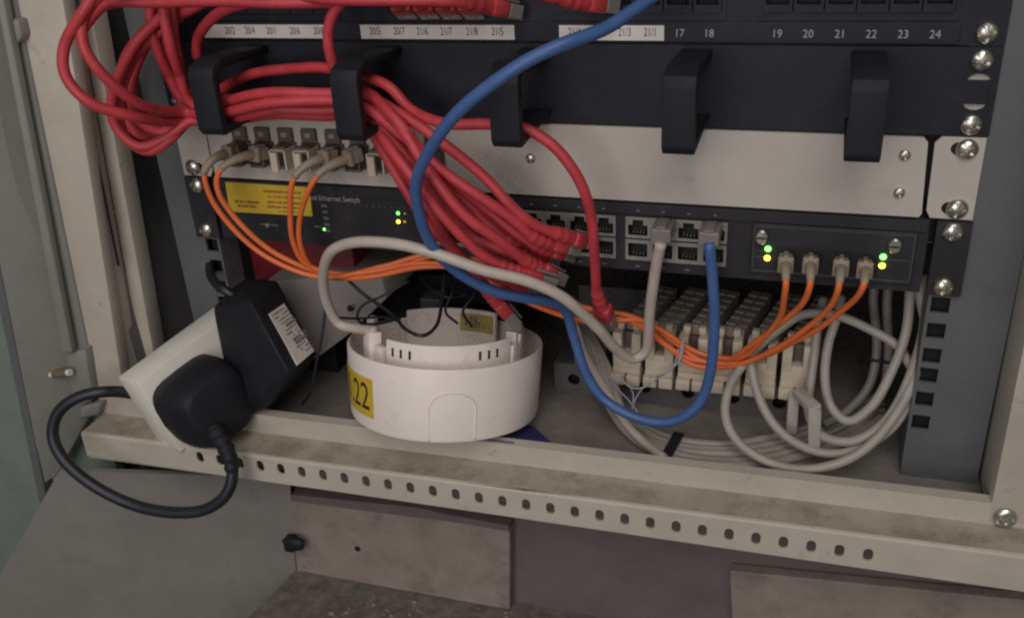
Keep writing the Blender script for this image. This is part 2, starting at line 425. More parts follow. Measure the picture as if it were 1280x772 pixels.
# mounting rails with square holes
zs = [6.35, 22.225, 38.1]
for sx in (-1, 1):
    hs = []
    for u in range(-2, 5):
        for k in zs:
            z = 44.45 * u + k
            if z < -88 or z > 200: continue
            hs.append(rect(sx * 232.55 - 4.75, sx * 232.55 + 4.75, z - 4.75, z + 4.75))
    xa, xb = (226, 268) if sx > 0 else (-262, -226)
    bm = NB(); plate(bm, rect(xa, xb, FLOOR + 0.4, 260), hs, 2.0, mtx=Matrix.Translation((0, 1.5, 0)))
    xo = xb - 2 if sx > 0 else xa
    box(bm, xo, xo + 2, 3.6, 40, FLOOR + 0.4, 260)
    xn = xa if sx > 0 else xb - 2
    box(bm, xn, xn + 2, 3.6, 22, FLOOR + 0.4, 260)
    obj('mounting_rail', bm, M['rail'], cab)
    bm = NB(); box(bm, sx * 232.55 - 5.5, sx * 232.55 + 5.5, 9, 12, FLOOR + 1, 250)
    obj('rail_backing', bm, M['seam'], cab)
# left post: front face, channel, lip
def lerp_px(a, b, y): return a[0] + (b[0] - a[0]) * (y - a[1]) / (b[1] - a[1])
LA, LB = (30, 55), (110, 440)
RA, RB = (97, 120), (125, 300)
def post_quad(l, r, yl, yr, y0, y1):
    return [at(lerp_px(*l, y0), y0, yl), at(lerp_px(*r, y0), y0, yr), at(lerp_px(*r, y1), y1, yr), at(lerp_px(*l, y1), y1, yl)]
L1, R1 = (LA, LB), (RA, RB)
MD = ((107, 60), (172, 430)); IN = ((117, 30), (190, 430)); 
bm = NB(); quad_slab(bm, post_quad(L1, R1, -53, -51, -120, 545), (0, 10, 0), 1.2); obj('frame_post', bm, M['cream'], cab, True, 30)
bm = NB(); quad_slab(bm, post_quad(R1, MD, -50.5, -26, -120, 520), (-1.5, 1.5, 0), 0); obj('post_channel', bm, M['cream'], cab)
bm = NB(); quad_slab(bm, post_quad(MD, IN, -27, -24, -120, 520), (0, 14, 0), 0.8); obj('post_flange', bm, M['cream'], cab, True, 30)
SL = ((113, 163), (146, 330)); SL2 = ((115.5, 163), (149.5, 330))
bm = NB(); quad_slab(bm, post_quad(SL, SL2, -42.6, -41.0, 163, 332), (-0.9, 0.9, 0)); obj('slot', bm, M['seam'], cab)
# foot of the left post: sill joining post to the bottom rail
# right post
bm = NB()
xr = 259.9
xr, yr = 269.8, yi(270) - .3
prof = [Vector((xr, yr, 0)), Vector((xr, 23, 0)), Vector((xr + 14, 25, 0)), Vector((xr + 14, yr + 14, 0)), Vector((xr + 90, yr + 16.8, 0)), Vector((xr + 90, yr + 2.8, 0))]
lo = [bm.verts.new((p.x, p.y, ZE + 3)) for p in prof]; hi = [bm.verts.new((p.x - 4.5, p.y, 300)) for p in prof]
for i in range(6): bm.faces.new((lo[i], lo[(i + 1) % 6], hi[(i + 1) % 6], hi[i]))
bm.faces.new(lo); bm.faces.new(hi); bevel(bm, 1.0, 2)
obj('frame_post', bm, M['cream'], cab, True, 30)
inst('screw', BIGSCREW, at(1256, 647, yr - 1), cab)
# hinges and their pins
def hinge(pxs, pin):
    h = NB(); quad_slab(h, [at(a, b, -60) for a, b in pxs], (0, 10, 0), 2.0)
    ho = obj('hinge', h, M['door'], cab, True, 40)
    if pin:
        a, b = at(*pin[0], -66), at(*pin[1], -66)
        h = NB(); tube(h, spline([a, (a + b) / 2, b], 2), 2.4, 12); obj('pin', h, M['whitepl'], ho, True, 40)
        h = NB(); tube(h, [a + (b - a) * .35, a + (b - a) * .9], 3.0, 12); obj('collar', h, M['copper'], ho, True, 40)
hinge([(84, 442), (106, 436), (116, 500), (100, 508), (86, 490), (80, 462)], ((57, 468), (88, 465)))
hinge([(-12, 26), (22, 24), (27, 46), (22, 55), (-8, 57)], None)
hinge([(100, 508), (126, 504), (122, 520), (98, 524)], None)

# cabinet door, swung open at the far left
t = thing('cabinet_door', 'grey cream cabinet door standing open at the far left', 'door', at(57, 610, -80))
DL = ((0, 336), (53, 600))
bm = NB(); quad_slab(bm, [at(lerp_px(*DL, -150), -150, -84), at(lerp_px(*L1, -150), -150, -55), at(lerp_px(*L1, 470), 470, -55), at(112, 520, -55), at(72, 592, -68), at(lerp_px(*DL, 606), 606, -80)], (0, 7, 0), 1.0)
obj('door_leaf', bm, M['door'], t, True, 30)
D2 = ((12, 90), (78, 440)); D3 = ((22, 90), (90, 440))
bm = NB(); quad_slab(bm, post_quad(D2, D3, -66, -64, -150, 440), (0, 5, 0), 1.0); obj('door_rib', bm, M['door'], t, True, 30)
D4 = ((0, 392), (44, 606))
bm = NB(); quad_slab(bm, post_quad(D4, DL, -82, -80.5, -150, 628), (0, 10, 0), 1.0); obj('dark_gap_strip', bm, M['rail'], t)  # added strip standing for the shade in the gap beyond the door

# ================================================================== NETWORK SWITCH
sw = thing('network_switch', 'dark grey rack network switch with lit green and amber lamps and two rows of ports', 'network switch', (0, 0, 0))
GX = (-70.5, -5.8, 58.3)
bm = NB(); plate(bm, rect(-221, 221, 0.8, 43.6), [rect(gx + .2, gx + 58.2, 8.3, 34.9) for gx in GX], 1.2, mtx=Matrix.Translation((0, 0.6, 0))); obj('fascia', bm, M['switch'], sw)
bm = NB(); box(bm, -220.8, 220.8, 10.5, 250, 1.0, 43.4); box(bm, -220.8, 220.8, 1.8, 10.5, 42.0, 43.4); box(bm, -220.8, 220.8, 1.8, 10.5, 1.0, 2.2); obj('chassis', bm, M['switch'], sw)
bm = NB(); box(bm, -220.4, 220.4, -1.2, 0.4, 36.4, 43.2, 0.4); obj('top_bezel', bm, M['switch'], sw)
for sx in (-1, 1):
    bm = NB(); hol = [oval(sx * 232.55, z, 6.6, 6.6) for z in (6.35, 38.1)]
    xa, xb = (224.2, 241.3) if sx > 0 else (-241.3, -222.6)
    plate(bm, [(xa, 0.8), (xb, 0.8), (xb, 43.6), (xa, 43.6)], hol, 2.0, mtx=Matrix.Translation((0, -1.6, 0)))
    obj('ear', bm, M['switch'], sw)
    for z in (6.35, 38.1): inst('screw', SCREW, (sx * 232.2, -1.8, z), sw, (0, random.uniform(0, 3), 0))
# port block: three groups of four columns and two rows
def port_mesh(w, h, ow, oh, flip, rim, notch=True):
    bm = NB(); a, b = ow / 2, oh / 2; s = -1 if flip else 1
    hole = [(-a, -b), (a, -b), (a, b * 0.35), (a * 0.55, b * 0.35), (a * 0.55, b), (-a * 0.55, b), (-a * 0.55, b * 0.35), (-a, b * 0.35)]
    if not notch: hole = [(-a, -b), (a, -b), (a, b), (-a, b)]
    hole = [(x, z * s) for x, z in hole]
    plate(bm, rect(-w / 2, w / 2, -h / 2, h / 2), [hole], 0.9)
    box(bm, -a - .6, a + .6, 7.8, 8.2, -b - .6, b + .6, mi=1)
    for x in (-a - .5, a + .1): box(bm, x, x + .4, 0.95, 7.8, -b - .6, b + .6, mi=1)
    for z in (-b - .5, b + .1): box(bm, -a + .0, a, 0.95, 7.8, z, z + .4, mi=1)
    for k in range(4): box(bm, -3.3 + k * 2, -2.7 + k * 2, 2.5, 7.6, (-b + .8 if not flip else b - 1.3), (-b + 1.3 if not flip else b - .8), mi=0)
    return mesh_of('port', bm, [rim, M['hollow']])
PU = port_mesh(14.5, 13.0, 11.4, 9.6, False, M['metal']); PD = port_mesh(14.5, 13.0, 11.4, 8.4, False, M['metal'], False)
for g, gx in enumerate((-70.5, -5.8, 58.3)):
    for c in range(4):
        x = gx + 7.3 + c * 14.6
        inst('port', PU, (x, -1.5, 28.6), sw); inst('port', PD, (x, -1.5, 14.6), sw)
bm = NB()
for gx in (-70.5, -5.8, 58.3):
    for c in range(4): box(bm, gx + 6.3 + c * 14.6, gx + 8.3 + c * 14.6, -1.6, -1.1, 38.6, 39.6)
    for c in range(4): box(bm, gx + 5.9 + c * 14.6, gx + 8.7 + c * 14.6, -.2, 0.2, 3.2, 4.2)
for i in range(12): box(bm, -121.8 + i * 4.3, -121.2 + i * 4.3, 0.2, 0.55, 30.2, 31.2)
for i in range(5): box(bm, -141.5, -137.5, 0.2, 0.55, 10.6 + i * 4.3, 12.6 + i * 4.3)
box(bm, -149, -144, .2, .55, 13.2, 14.4); box(bm, -190, -172, .2, .55, 12.2, 13.2)
tag(obj('front_print', bm, M['faint'], sw), kind='stuff')
text('lettering', 'ed Ethernet Switch', 5.3, (-148.5, 0.5, 33.9), M['print'], sw, 0.86, 'LEFT')
# uplink module
mod = NB(); box(mod, 130, 216, -1.6, 0.4, 5.4, 36.0, 0.6); mo = obj('uplink_module', mod, M['switch'], sw)
bm = NB()
for a in ((131.5, 214.5, 34.2, 34.7), (131.5, 214.5, 7.2, 7.8)): box(bm, a[0], a[1], -1.9, -1.5, a[2], a[3])
for x in (131.2, 214.4): box(bm, x, x + .5, -1.9, -1.5, 7.9, 34.1)
for a in ((131.5, 137, 19.6, 20.1), (131.5, 137, 15.8, 16.3), (203, 213.5, 19.6, 20.1)): box(bm, a[0], a[1], -2.1, -1.5, a[2], a[3])
obj('module_outline', bm, M['edge'], mo)
bm = NB(); box(bm, 144, 198, -2.2, -1.5, 9.2, 23.0, .4); obj('module_socket_row', bm, M['hollow'], mo)
for x in (135.7, 204.7):
    bm = NB(); lathe(bm, [(0, 0), (3.4, 0), (3.4, 4.5), (2.8, 5.2), (0, 5.2)], 20, Matrix.Translation((x, -1.8, 29.4)) @ TO_FRONT @ Matrix.Scale(1.25, 4, (0, 1, 0))); box(bm, x - 2.6, x + 2.6, -7.4, -7.0, 29.0, 29.8, mi=1)
    obj('thumbscrew', bm, [M['steel'], M['seam']], mo, True, 40)
def led(p, m, r=1.7, par=None):
    bm = NB(); lathe(bm, [(0, 0), (r, 0), (r * .8, r * .5), (0, r * .7)], 14, Matrix.Translation(p) @ TO_FRONT); obj('lamp', bm, M[m], par or sw, True)
for px, py, m in ((960, 311, 'green_led'), (959, 322.5, 'amber_led'), (1104, 321, 'green_led'), (1102.5, 332, 'amber_led')): led(at(px, py, -2), m, 1.75, mo)
for px, py, m, r in ((497.5, 266.5, 'green_led', 1.05), (498, 277, 'amber_led', 1.25), (506, 277, 'dim_led', .9), (506, 267, 'dim_led', .6), (405.5, 286.5, 'green_led', .9)): led(at(px, py, 0.4), m, r)
# yellow sticker
q = [(281.5, 227.5), (386.5, 234), (390.5, 270.5), (287, 264.5)]
bm = NB(); quad_slab(bm, [at(a, b, -1.5) for a, b in q], (0, 1.4, 0)); st = obj('warranty_sticker', bm, M['yellow'], sw)
def marks(rows, corner, ux, uz, m, parent, h=1.2, y=0.18):
    """Lines of unreadable small print as short raised dashes."""
    bm = NB(); nrm = ux.cross(uz).normalized()
    for (a, b, z, hh) in rows:
        x = a
        while x < b:
            w = random.uniform(.5, 1.5)
            c = corner + ux * (x + w / 2) + uz * z
            obox(bm, c, ux, nrm, uz, w, 0.16, hh * random.uniform(.7, 1.0)); x += w + random.choice([.25, .3, .35, .9])
    return tag(obj('small_print', bm, m, parent), kind='stuff')
c0 = at(287, 264.5, -1.6); ux = (at(390.5, 270.5, -1.6) - c0).normalized(); uz = (at(281.5, 227.5, -1.6) - c0).normalized()
marks([(28, 56, 15.8, 2.0), (31, 55, 12.2, 1.7), (30, 56, 8.4, 1.9), (30, 57, 5.2, 1.9), (38, 55, 2.2, 1.0), (5, 23, 7.6, 2.4), (7, 22, 4.6, 1.8)], c0, ux, uz, M['redink'], st)
bm = NB(); lathe(bm, [(0, 0), (2.2, 0), (1.6, 1.4), (0, 1.8)], 12, Matrix.Translation(at(335, 281, .4)) @ TO_FRONT); obj('stud', bm, M['steel'], sw, True, 40)
bm = NB(); box(bm, -176, -158, -.4, .4, 9, 17, .6); obj('console_socket', bm, M['hollow'], sw)

# ================================================================== FIBRE PANEL
fp = thing('fibre_tray', 'white rack panel with fibre adapters at its left end', 'patch panel', (0, 0, 44.45))
Z0, Z1 = 45.0, 88.6
bm = NB(); o = [(-215.5, Z0 + .4), (214.6, Z0 + .4), (215.8, Z0 + 2.5), (213.8, Z1 - 3), (211.5, Z1 - .4), (-215.5, Z1 - .4)]
plate(bm, o, [], 2.0, mtx=Matrix.Translation((0, -2.6, 0))); box(bm, -214, 212, -.5, 200, Z0 + 1.5, Z1 - 1); obj('tray', bm, M['white'], fp)
for sx in (-1, 1):
    a, b = 217.2, 240.6
    o = [(a + 3, Z0), (b, Z0), (b, Z1), (a + 3, Z1), (a, Z1 - 3.5), (a + .8, Z0 + 4)]
    hol = []
    for z in (50.8, 82.55):
        hol.append([(x, zz) for x, zz in [(229 + 4.2 * math.cos(t), z + 3.6 * math.sin(t)) for t in [math.radians(90 + 18 * k) for k in range(11)]]] + [(b - 6, z - 3.6), (b - 6, z + 3.6)])
    if sx < 0: o = [(-x, z) for x, z in o]; hol = [[(-x, z) for x, z in h] for h in hol]
    bm = NB(); plate(bm, o, hol, 2.0, mtx=Matrix.Translation((0, -1.2, 0))); obj('ear', bm, M['white'], fp)
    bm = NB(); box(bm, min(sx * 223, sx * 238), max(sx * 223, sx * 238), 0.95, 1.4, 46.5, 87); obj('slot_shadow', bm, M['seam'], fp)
    for z in (50.8, 82.55): inst('screw', SCREW, (sx * 232.4, -1.4, z), fp, (0, random.uniform(0, 3), 0))
for px, py in ((663, 198), (1131, 194), (1124, 241)): inst('rivet', RIVET, at(px, py, -2.8), fp)
# duplex adapters: flange, body, clip
def adapter():
    bm = NB(); box(bm, -6.4, 6.4, -2.0, 0, -10, 5.5, .5); box(bm, -5.2, 5.2, -13, -2, -8.6, 3.4, .6)
    box(bm, -4.2, 4.2, -13.25, -12.9, -6.6, 1.6, .1, mi=1)
    return mesh_of('adapter', bm, [M['brown'], M['hollow']])
def clip():
    bm = NB(); box(bm, -5.0, 5.0, -3.0, 0, 5.8, 14.5, .5); box(bm, -2.0, 2.0, -3.6, -2.9, 9.0, 12.2, .4, mi=1); box(bm, -4.4, 4.4, -11.5, -3.0, 3.6, 5.4, .4)
    return mesh_of('clip', bm, [M['brown'], M['beige']])
def shutter():
    bm = NB(); box(bm, -4.1, 0.6, -17.0, -13.3, -9.4, 3.0, .6); box(bm, -5.6, -4.5, -14.6, -1, -8.9, 3.8, .3); box(bm, 4.5, 5.6, -14.6, -1, -8.9, 3.8, .3); box(bm, -4.4, 4.4, -14.6, -2, 3.5, 4.2, .2)
    return mesh_of('dust_cap', bm, M['ivory'])
AD, CL, SH = adapter(), clip(), shutter()
AX = [-190 + 16.6 * i for i in range(9)]
for i, x in enumerate(AX):
    zz = 66.0 + 0.12 * i
    a = inst('adapter', AD, (x, -2.7, zz), fp); inst('clip', CL, (x, -2.7, zz), fp)
    if i in (2, 3, 6): inst('dust_cap', SH, (x, -2.7, zz), fp)

# ================================================================== CABLE MANAGER
cm = thing('cable_manager', 'black rack panel with five black cable rings standing forward', 'cable organiser', (0, 0, 88.9))
bm = NB(); hol = []
for sx in (-1, 1):
    hol.append([(sx * 232.5 + 5.6 * math.cos(t), 111.1 + (5 if math.sin(t) > 0 else -5) + 4.2 * math.sin(t)) for t in [math.radians(15 + 30 * k) for k in range(12)]])
plate(bm, rect(-241.3, 241.3, 89.2, 133.0), hol, 2.0, mtx=Matrix.Translation((0, -1.0, 0))); obj('face_plate', bm, M['panel'], cm)
for sx in (-1, 1):
    bm = NB(); box(bm, sx * 232.5 - 5.6, sx * 232.5 + 5.6, -1.2, .9, 105.2, 117.0, .4); obj('slot_bridge', bm, M['panel'], cm)
    bm = NB(); box(bm, sx * 232.5 - 8, sx * 232.5 + 8, 1.05, 1.4, 95, 128); obj('slot_backing', bm, M['white'], cm)
    for z in (95.25, 127): inst('screw', SCREW, (sx * 232.4, -1.2, z), cm, (0, random.uniform(0, 3), 0))
for x in (-168.5, -80.5, 8.2, 96.0, 180.6):
    bm = NB(); a, b = x - 8.0, x + 8.0
    zt, zb = 131.0, 91.6
    # one bent finger: top bar, front bar, open bottom bar
    prof = [(-1.2, zt), (-50, zt + 2.4), (-60, zt - 1.0), (-62, zt - 6), (-62, zb + 4), (-59, zb), (-1.2, zb + 3),
            (-1.2, zb + 5.5), (-54, zb + 4.2), (-56, zb + 8), (-56, zt - 8), (-53, zt - 3.4), (-1.2, zt - 4.5)]
    pr = [(y, z) for y, z in prof]
    lo = [bm.verts.new((a, y, z)) for y, z in pr]; hi = [bm.verts.new((b, y, z)) for y, z in pr]
    n = len(pr)
    for i in range(n): bm.faces.new((lo[i], lo[(i + 1) % n], hi[(i + 1) % n], hi[i]))
    bm.faces.new(lo); bm.faces.new(hi)
    bmesh.ops.recalc_face_normals(bm, faces=bm.faces); bevel(bm, .7, 2)
    obj('cable_ring', bm, M['black'], cm, True, 30)

# ================================================================== PATCH PANEL
pp = thing('patch_bay', 'black rack patch panel with numbered ports and white label strips', 'patch panel', (0, 0, 133.35))
PB = (-155.5, -47.5, 63.5, 172.6); bm = NB()
plate(bm, rect(-241.3, 241.3, 133.7, 222), [rect(b - 44.5, b + 44.5, 149.8, 166.2) for b in PB], 2.0, mtx=Matrix.Translation((0, -1.0, 0))); obj('face_plate', bm, M['panel'], pp)
bm = NB(); box(bm, -221, 221, -2.4, -.9, 134.2, 144.6, .5); obj('label_rail', bm, M['panel'], pp)
for sx in (-1, 1):
    for z in (139.7, 171.45): inst('screw', SCREW, (sx * 232.4, -1.2, z), pp, (0, random.uniform(0, 3), 0))
KP = port_mesh(14.2, 17.0, 11.4, 9.4, False, M['panel'])
for blk in PB:
    bm = NB(); plate(bm, rect(blk - 46.5, blk + 46.5, 145.6, 175), [rect(blk - 44.6, blk + 44.6, 149.7, 166.3)], 1.0, mtx=Matrix.Translation((0, -2.05, 0))); obj('port_block', bm, M['panel'], pp)
    for i in range(6): inst('port', KP, (blk - 37.3 + i * 14.9, -3.2, 158), pp)
def strip_label(x0, x1, words, xs):
    bm = NB(); quad_slab(bm, [Vector((x0, -2.8, 135.2)), Vector((x1, -2.8, 135.2)), Vector((x1, -2.8, 143.0)), Vector((x0, -2.8, 143.0))], (0, .35, 0))
    s = obj('label_strip', bm, M['paper'], pp)
    for w, x in zip(words, xs): text('lettering', w, 6.2, (x, -2.85, 139.4), M['labelink'], s, 0.64)
def xof(px, py=42): return at(px, py, -2.8).x
strip_label(xof(255), xof(412), ['20/2', '20/4', '20/1', '20/6', '20/8'], [xof(v, 36) for v in (287, 312, 339, 368, 398)])
strip_label(xof(451), xof(643), ['20/5', '20/7', '21/6', '21/7', '21/8', '21/5'], [xof(v) for v in (469, 499, 528, 558, 590, 622)])
strip_label(xof(699), xof(830), ['21/4', '21/2', '21/3', '21/1'], [xof(v) for v in (718, 750, 781, 813)])
for w, px in (('17', 849), ('18', 886), ('19', 971), ('20', 1010), ('21', 1050), ('22', 1089), ('23', 1129), ('24', 1169)):
    text('lettering', w, 5.6, (xof(px, 44), -2.5, 138.9), M['print'], pp, 0.95)

# ================================================================== CABLES
def cord(name, label, path, r, m, cat='cable', group=None, end=None, start=None, boot=None, seg=10, plug=None, up=(0, 0, 1)):
    P = [Vector(p) if isinstance(p, Vector) else at(*p) for p in path]
    C = spline(P)
    ph = [random.uniform(0, 6.28) for _ in range(6)]; nC = len(C)
    if nC > 30 and r > 1.2:
        for k in range(nC):
            e = min(1, k / 12, (nC - 1 - k) / 12)
            C[k] = C[k] + Vector((math.sin(k * .13 + ph[0]) + .6 * math.sin(k * .31 + ph[1]), math.sin(k * .11 + ph[2]), math.sin(k * .15 + ph[3]) + .6 * math.sin(k * .29 + ph[4]))) * (.42 * e)
    if not end and not start:
        bm = NB(); tube(bm, C, r, seg)
        return tag(obj(name, bm, m, None, True), label, cat, group)
    t = thing(name, label, cat, P[0], group)
    bm = NB(); tube(bm, C, r, seg); obj('jacket', bm, m, t, True)
    for which, kind in ((0, start), (1, end)):
        if not kind: continue
        D = C if which else list(reversed(C))
        L = 0; i = len(D) - 1
        ln = {'rj': 17, 'lc': 13, 'bare': 17}[kind]
        while i > 0 and L < ln: L += (D[i] - D[i - 1]).length; i -= 1
        seg_pts = []
        for k in range(i, len(D) - 1):
            for s in range(3): seg_pts.append(D[k] + (D[k + 1] - D[k]) * (s / 3))
        seg_pts.append(D[-1]); n = len(seg_pts); T = (D[-1] - D[-3]).normalized()
        U = Vector(up); U = (U - T * U.dot(T)).normalized(); V = T.cross(U)
        if kind in ('rj', 'bare'):
            rad = [r * (1.12 + .42 * k / n + (.13 if (k // 3) % 2 and k < n * .75 else 0)) for k in range(n)]
            bm = NB(); tube(bm, seg_pts, rad, 12)
            obox(bm, D[-1] + T * 5, V, T, U, 11.4, 11, 8.6, 1.6); obj('boot', bm, boot or M['redclear'], t, True, 45)
            bm = NB(); obox(bm, D[-1] + T * 15.0, V, T, U, 11.2, 9.5, 7.6, .6); obox(bm, D[-1] + T * 12 + U * 5.2, V, T, U, 5.5, 13, 1.2, .3); obj('plug', bm, M['clear'], t)
        else:
            rad = [r * (1.15 + .75 * k / n) for k in range(n)]
            bm = NB(); tube(bm, seg_pts, rad, 12); obj('boot', bm, M['beige'], t, True)
            bm = NB(); obox(bm, D[-1] + T * 3.5, V, T, U, 7.2, 11, 8.2, .9); obox(bm, D[-1] + T * 3.5 + U * 4.8, V, T, U, 2.6, 9, 1.6, .4); obox(bm, D[-1] + T * 0.2, V, T, U, 8.4, 3.0, 9.4, .8); obj('plug', bm, M['beige'], t)
    return t
RED = 'red patch cables along the cable manager'
RR = 3.05
# --- red: fan from the second ring down to the switch ports
left_in = [(236, 118), (234, 128), (235, 136), (236, 146), (238, 152), (240, 122), (239, 140)]
def bundle(y_r1, y_m, y_r2, d): # passes between the first two rings
    return [(262, y_r1, d), (300, y_m, d - 3), (345, (y_m + y_r2) / 2 - 4, d - 5), (405, y_r2, d)]
fan = [
    # label, left part, pixel path to port, end
    ('red patch cable at the top of the fan of cables, ribbed boot furthest right', [(80, 60, -98), (82, 95, -100), (112, 128, -98), (170, 146, -80), (230, 150, -40)], bundle(138, 122, 116, -44), [(448, 118, -40), (500, 142, -44), (545, 172, -48), (600, 216, -44), (645, 265, -42), (670, 283, -37), (694, 291, -31), (714, 297, -20)], 'rj', [(150, -60, -75), (112, 0, -92)]),
    ('red patch cable second from the top of the fan of cables', [(104, 30, -92), (106, 58, -95), (130, 96, -92), (178, 132, -74), (232, 142, -42)], bundle(146, 136, 126, -46), [(448, 132, -44), (505, 170, -48), (560, 222, -46), (610, 264, -40), (642, 290, -38), (668, 305, -32), (688, 312, -20)], 'rj', [(190, -60, -70), (124, -4, -88)]),
    ('red patch cable in the middle of the fan, ending in a hidden lower port', [(140, 118, -60), (144, 160, -60), (172, 184, -58), (210, 172, -50), (240, 150, -42)], bundle(152, 146, 138, -40), [(450, 138, -38), (505, 190, -42), (550, 250, -40), (590, 296, -34), (624, 311, -34), (648, 318, -28), (666, 323, -18)], 'rj', [(215, 10, -40), (165, 60, -55)]),
    ('red patch cable low in the fan, boot just above the pale cable', [(148, 130, -52), (156, 172, -54), (184, 190, -54), (216, 172, -48), (240, 146, -34)], bundle(128, 128, 122, -32), [(448, 136, -30), (500, 200, -52), (548, 264, -56), (596, 314, -50), (630, 334, -42), (655, 342, -36)], 'rj', [(225, 20, -34), (170, 70, -48)]),
    ('red patch cable hanging lowest of the fan, its loose plug behind the round white detector', [(180, 60, -30), (164, 108, -34), (172, 150, -36), (206, 166, -36), (240, 150, -26)], bundle(150, 148, 146, -26), [(450, 150, -26), (495, 215, -34), (535, 280, -34), (572, 320, -28), (600, 352, -20), (622, 378, -14)], 'rj', [(250, 0, -20), (210, 22, -25)]),
    ('red patch cable arching over the ring bundle and along to the third ring', None, [(232, 120, -20), (262, 118, -18), (285, 106, -20), (330, 90, -26), (405, 84, -30)], [(448, 94, -32), (485, 108, -34), (512, 138, -38), (550, 153, -46), (615, 155, -46), (655, 160, -44), (690, 180, -44), (722, 222, -42), (738, 272, -36), (744, 325, -26), (746, 362, -16), (752, 384, -8)], 'rj', [(208, -50, -45), (204, 10, -52), (216, 62, -50), (228, 100, -36)]),
    ('red patch cable hidden deep in the middle of the fan', None, bundle(124, 132, 132, -22), [(450, 144, -24), (510, 205, -30), (560, 262, -30), (600, 302, -28), (628, 317, -24), (645, 322, -17)], 'rj', [(196, -50, -35), (188, 30, -44), (204, 80, -40), (232, 112, -28)]),
    ('red patch cable at the left edge of the fan, against the blue cable', None, bundle(142, 140, 130, -34), [(450, 146, -34), (494, 196, -38), (530, 250, -38), (560, 300, -30), (598, 336, -22), (640, 350, -14)], 'rj', [(216, -60, -40), (214, 20, -46), (222, 80, -42), (236, 126, -38)]),
    ('red patch cable running behind the fan to an upper port', None, bundle(134, 130, 122, -18), [(450, 126, -22), (508, 178, -28), (572, 240, -26), (620, 286, -26), (646, 303, -22), (662, 311, -16)], 'rj', [(230, -60, -30), (200, 40, -34), (214, 100, -30)]),
    ('red patch cable sagging below the fan and crossing its neighbours', None, bundle(140, 134, 134, -30), [(450, 130, -34), (500, 158, -52), (536, 214, -58), (578, 266, -58), (622, 300, -50), (652, 322, -38), (676, 336, -26)], 'rj', [(250, -40, -16), (200, 26, -18), (160, 70, -20), (150, 130, -24), (176, 168, -30), (214, 158, -34)]),
    ('red patch cable twisting across the upper strands of the fan', None, bundle(130, 126, 128, -36), [(450, 112, -36), (496, 150, -52), (532, 196, -52), (584, 236, -52), (640, 272, -44), (668, 296, -36), (690, 303, -26)], 'rj', [(222, -60, -30), (204, 30, -36), (210, 90, -36), (228, 124, -34)]),
]
for lab, lft, bun, fn, end, pre in fan:
    path = pre + (lft or []) + bun + [fn[0]] + fn[1:]
    cord('patch_cable', lab, path, RR, M['red'], 'cable', RED, end)
# --- red: loops and plugs at the patch panel
def plugged(lab, path):
    cord('patch_cable', lab, path, RR, M['red'], 'cable', RED, end='rj')
plugged('red patch cable sweeping in from the top left corner along the patch panel', [(100, 40, -70), (130, 8, -68), (190, 2, -62), (280, 2, -60), (360, 5, -56), (420, 2, -46), (445, -4, -32), (458, -8, -22)])
plugged('red patch cable rising behind the first ring and bending right over the labels', [(246, 72, -30), (247, 50, -34), (262, 28, -42), (296, 6, -50), (340, -2, -48), (400, -8, -36), (424, -10, -22)])
plugged('red patch cable dropping straight into the second ring', [(428, 108, -40), (414, 74, -44), (410, 40, -46), (420, 10, -46), (440, -6, -40), (478, -10, -22)])
plugged('red patch cable curving across the dark gap left of the patch panel', [(152, 112, -20), (154, 80, -24), (178, 42, -30), (220, 20, -36), (276, -6, -40), (340, -20, -34), (380, -20, -22)])
plugged('red patch cable lying over the second label strip', [(300, -12, -52), (400, -2, -54), (470, 2, -52), (540, 0, -46), (585, 2, -36), (612, 8, -24)])
plugged('red patch cable with boot right above the gap between label strips', [(560, -30, -52), (640, -14, -48), (690, -4, -40), (716, 2, -30), (733, 4, -22)])
for i, px in enumerate((500, 528, 556, 584)):
    cord('patch_cable', 'red patch cable plugged in above the second label strip, %s' % ('leftmost of four short drops', 'second of four short drops', 'third of four short drops', 'rightmost of four short drops')[i],
         [(px - 80, -45, -48), (px - 40, -26, -44), (px - 10, -6, -36), (px, 4, -24)], RR, M['red'], 'cable', RED, end='rj')
cord('patch_cable', 'dark red cable half hidden behind the first cable ring', [(205, -40, -14), (190, 30, -16), (208, 90, -14), (238, 136, -10), (262, 112, -12), (290, 124, -16), (360, 128, -16), (440, 128, -16)], RR, M['red'], 'cable', RED)

# --- blue
t = cord('patch_cable', 'thick blue patch cable looping down across the whole rack', [(880, -60, -20), (840, -24, -34), (800, 8, -52), (760, 34, -68), (705, 56, -84), (640, 88, -92), (590, 122, -92), (548, 170, -88), (523, 222, -78), (523, 264, -68), (540, 306, -58), (572, 340, -48), (615, 363, -40), (660, 374, -30), (692, 378, -18), (708, 388, -8), (716, 415, -4), (730, 462, -6), (757, 500, -8), (800, 524, -12), (842, 526, -14), (872, 505, -14), (888, 460, -14), (893, 400, -16), (892, 350, -18), (888, 318, -19), (886, 303, -19)], 3.25, M['blue'], 'cable')
bm = NB(); p = at(888, 292, -10); obox(bm, p, Vector((1, 0, 0)), Vector((0, 1, 0)), Vector((0, 0, 1)), 11.4, 18, 8, .8); obox(bm, p + Vector((0, -2, 5)), Vector((1, 0, 0)), Vector((0, 1, 0)), Vector((0, 0, 1)), 5.6, 15, 1.2, .3)
tag(obj('cable_plug', bm, M['clear']), 'clear plug of the blue cable in the last switch port', 'plug')
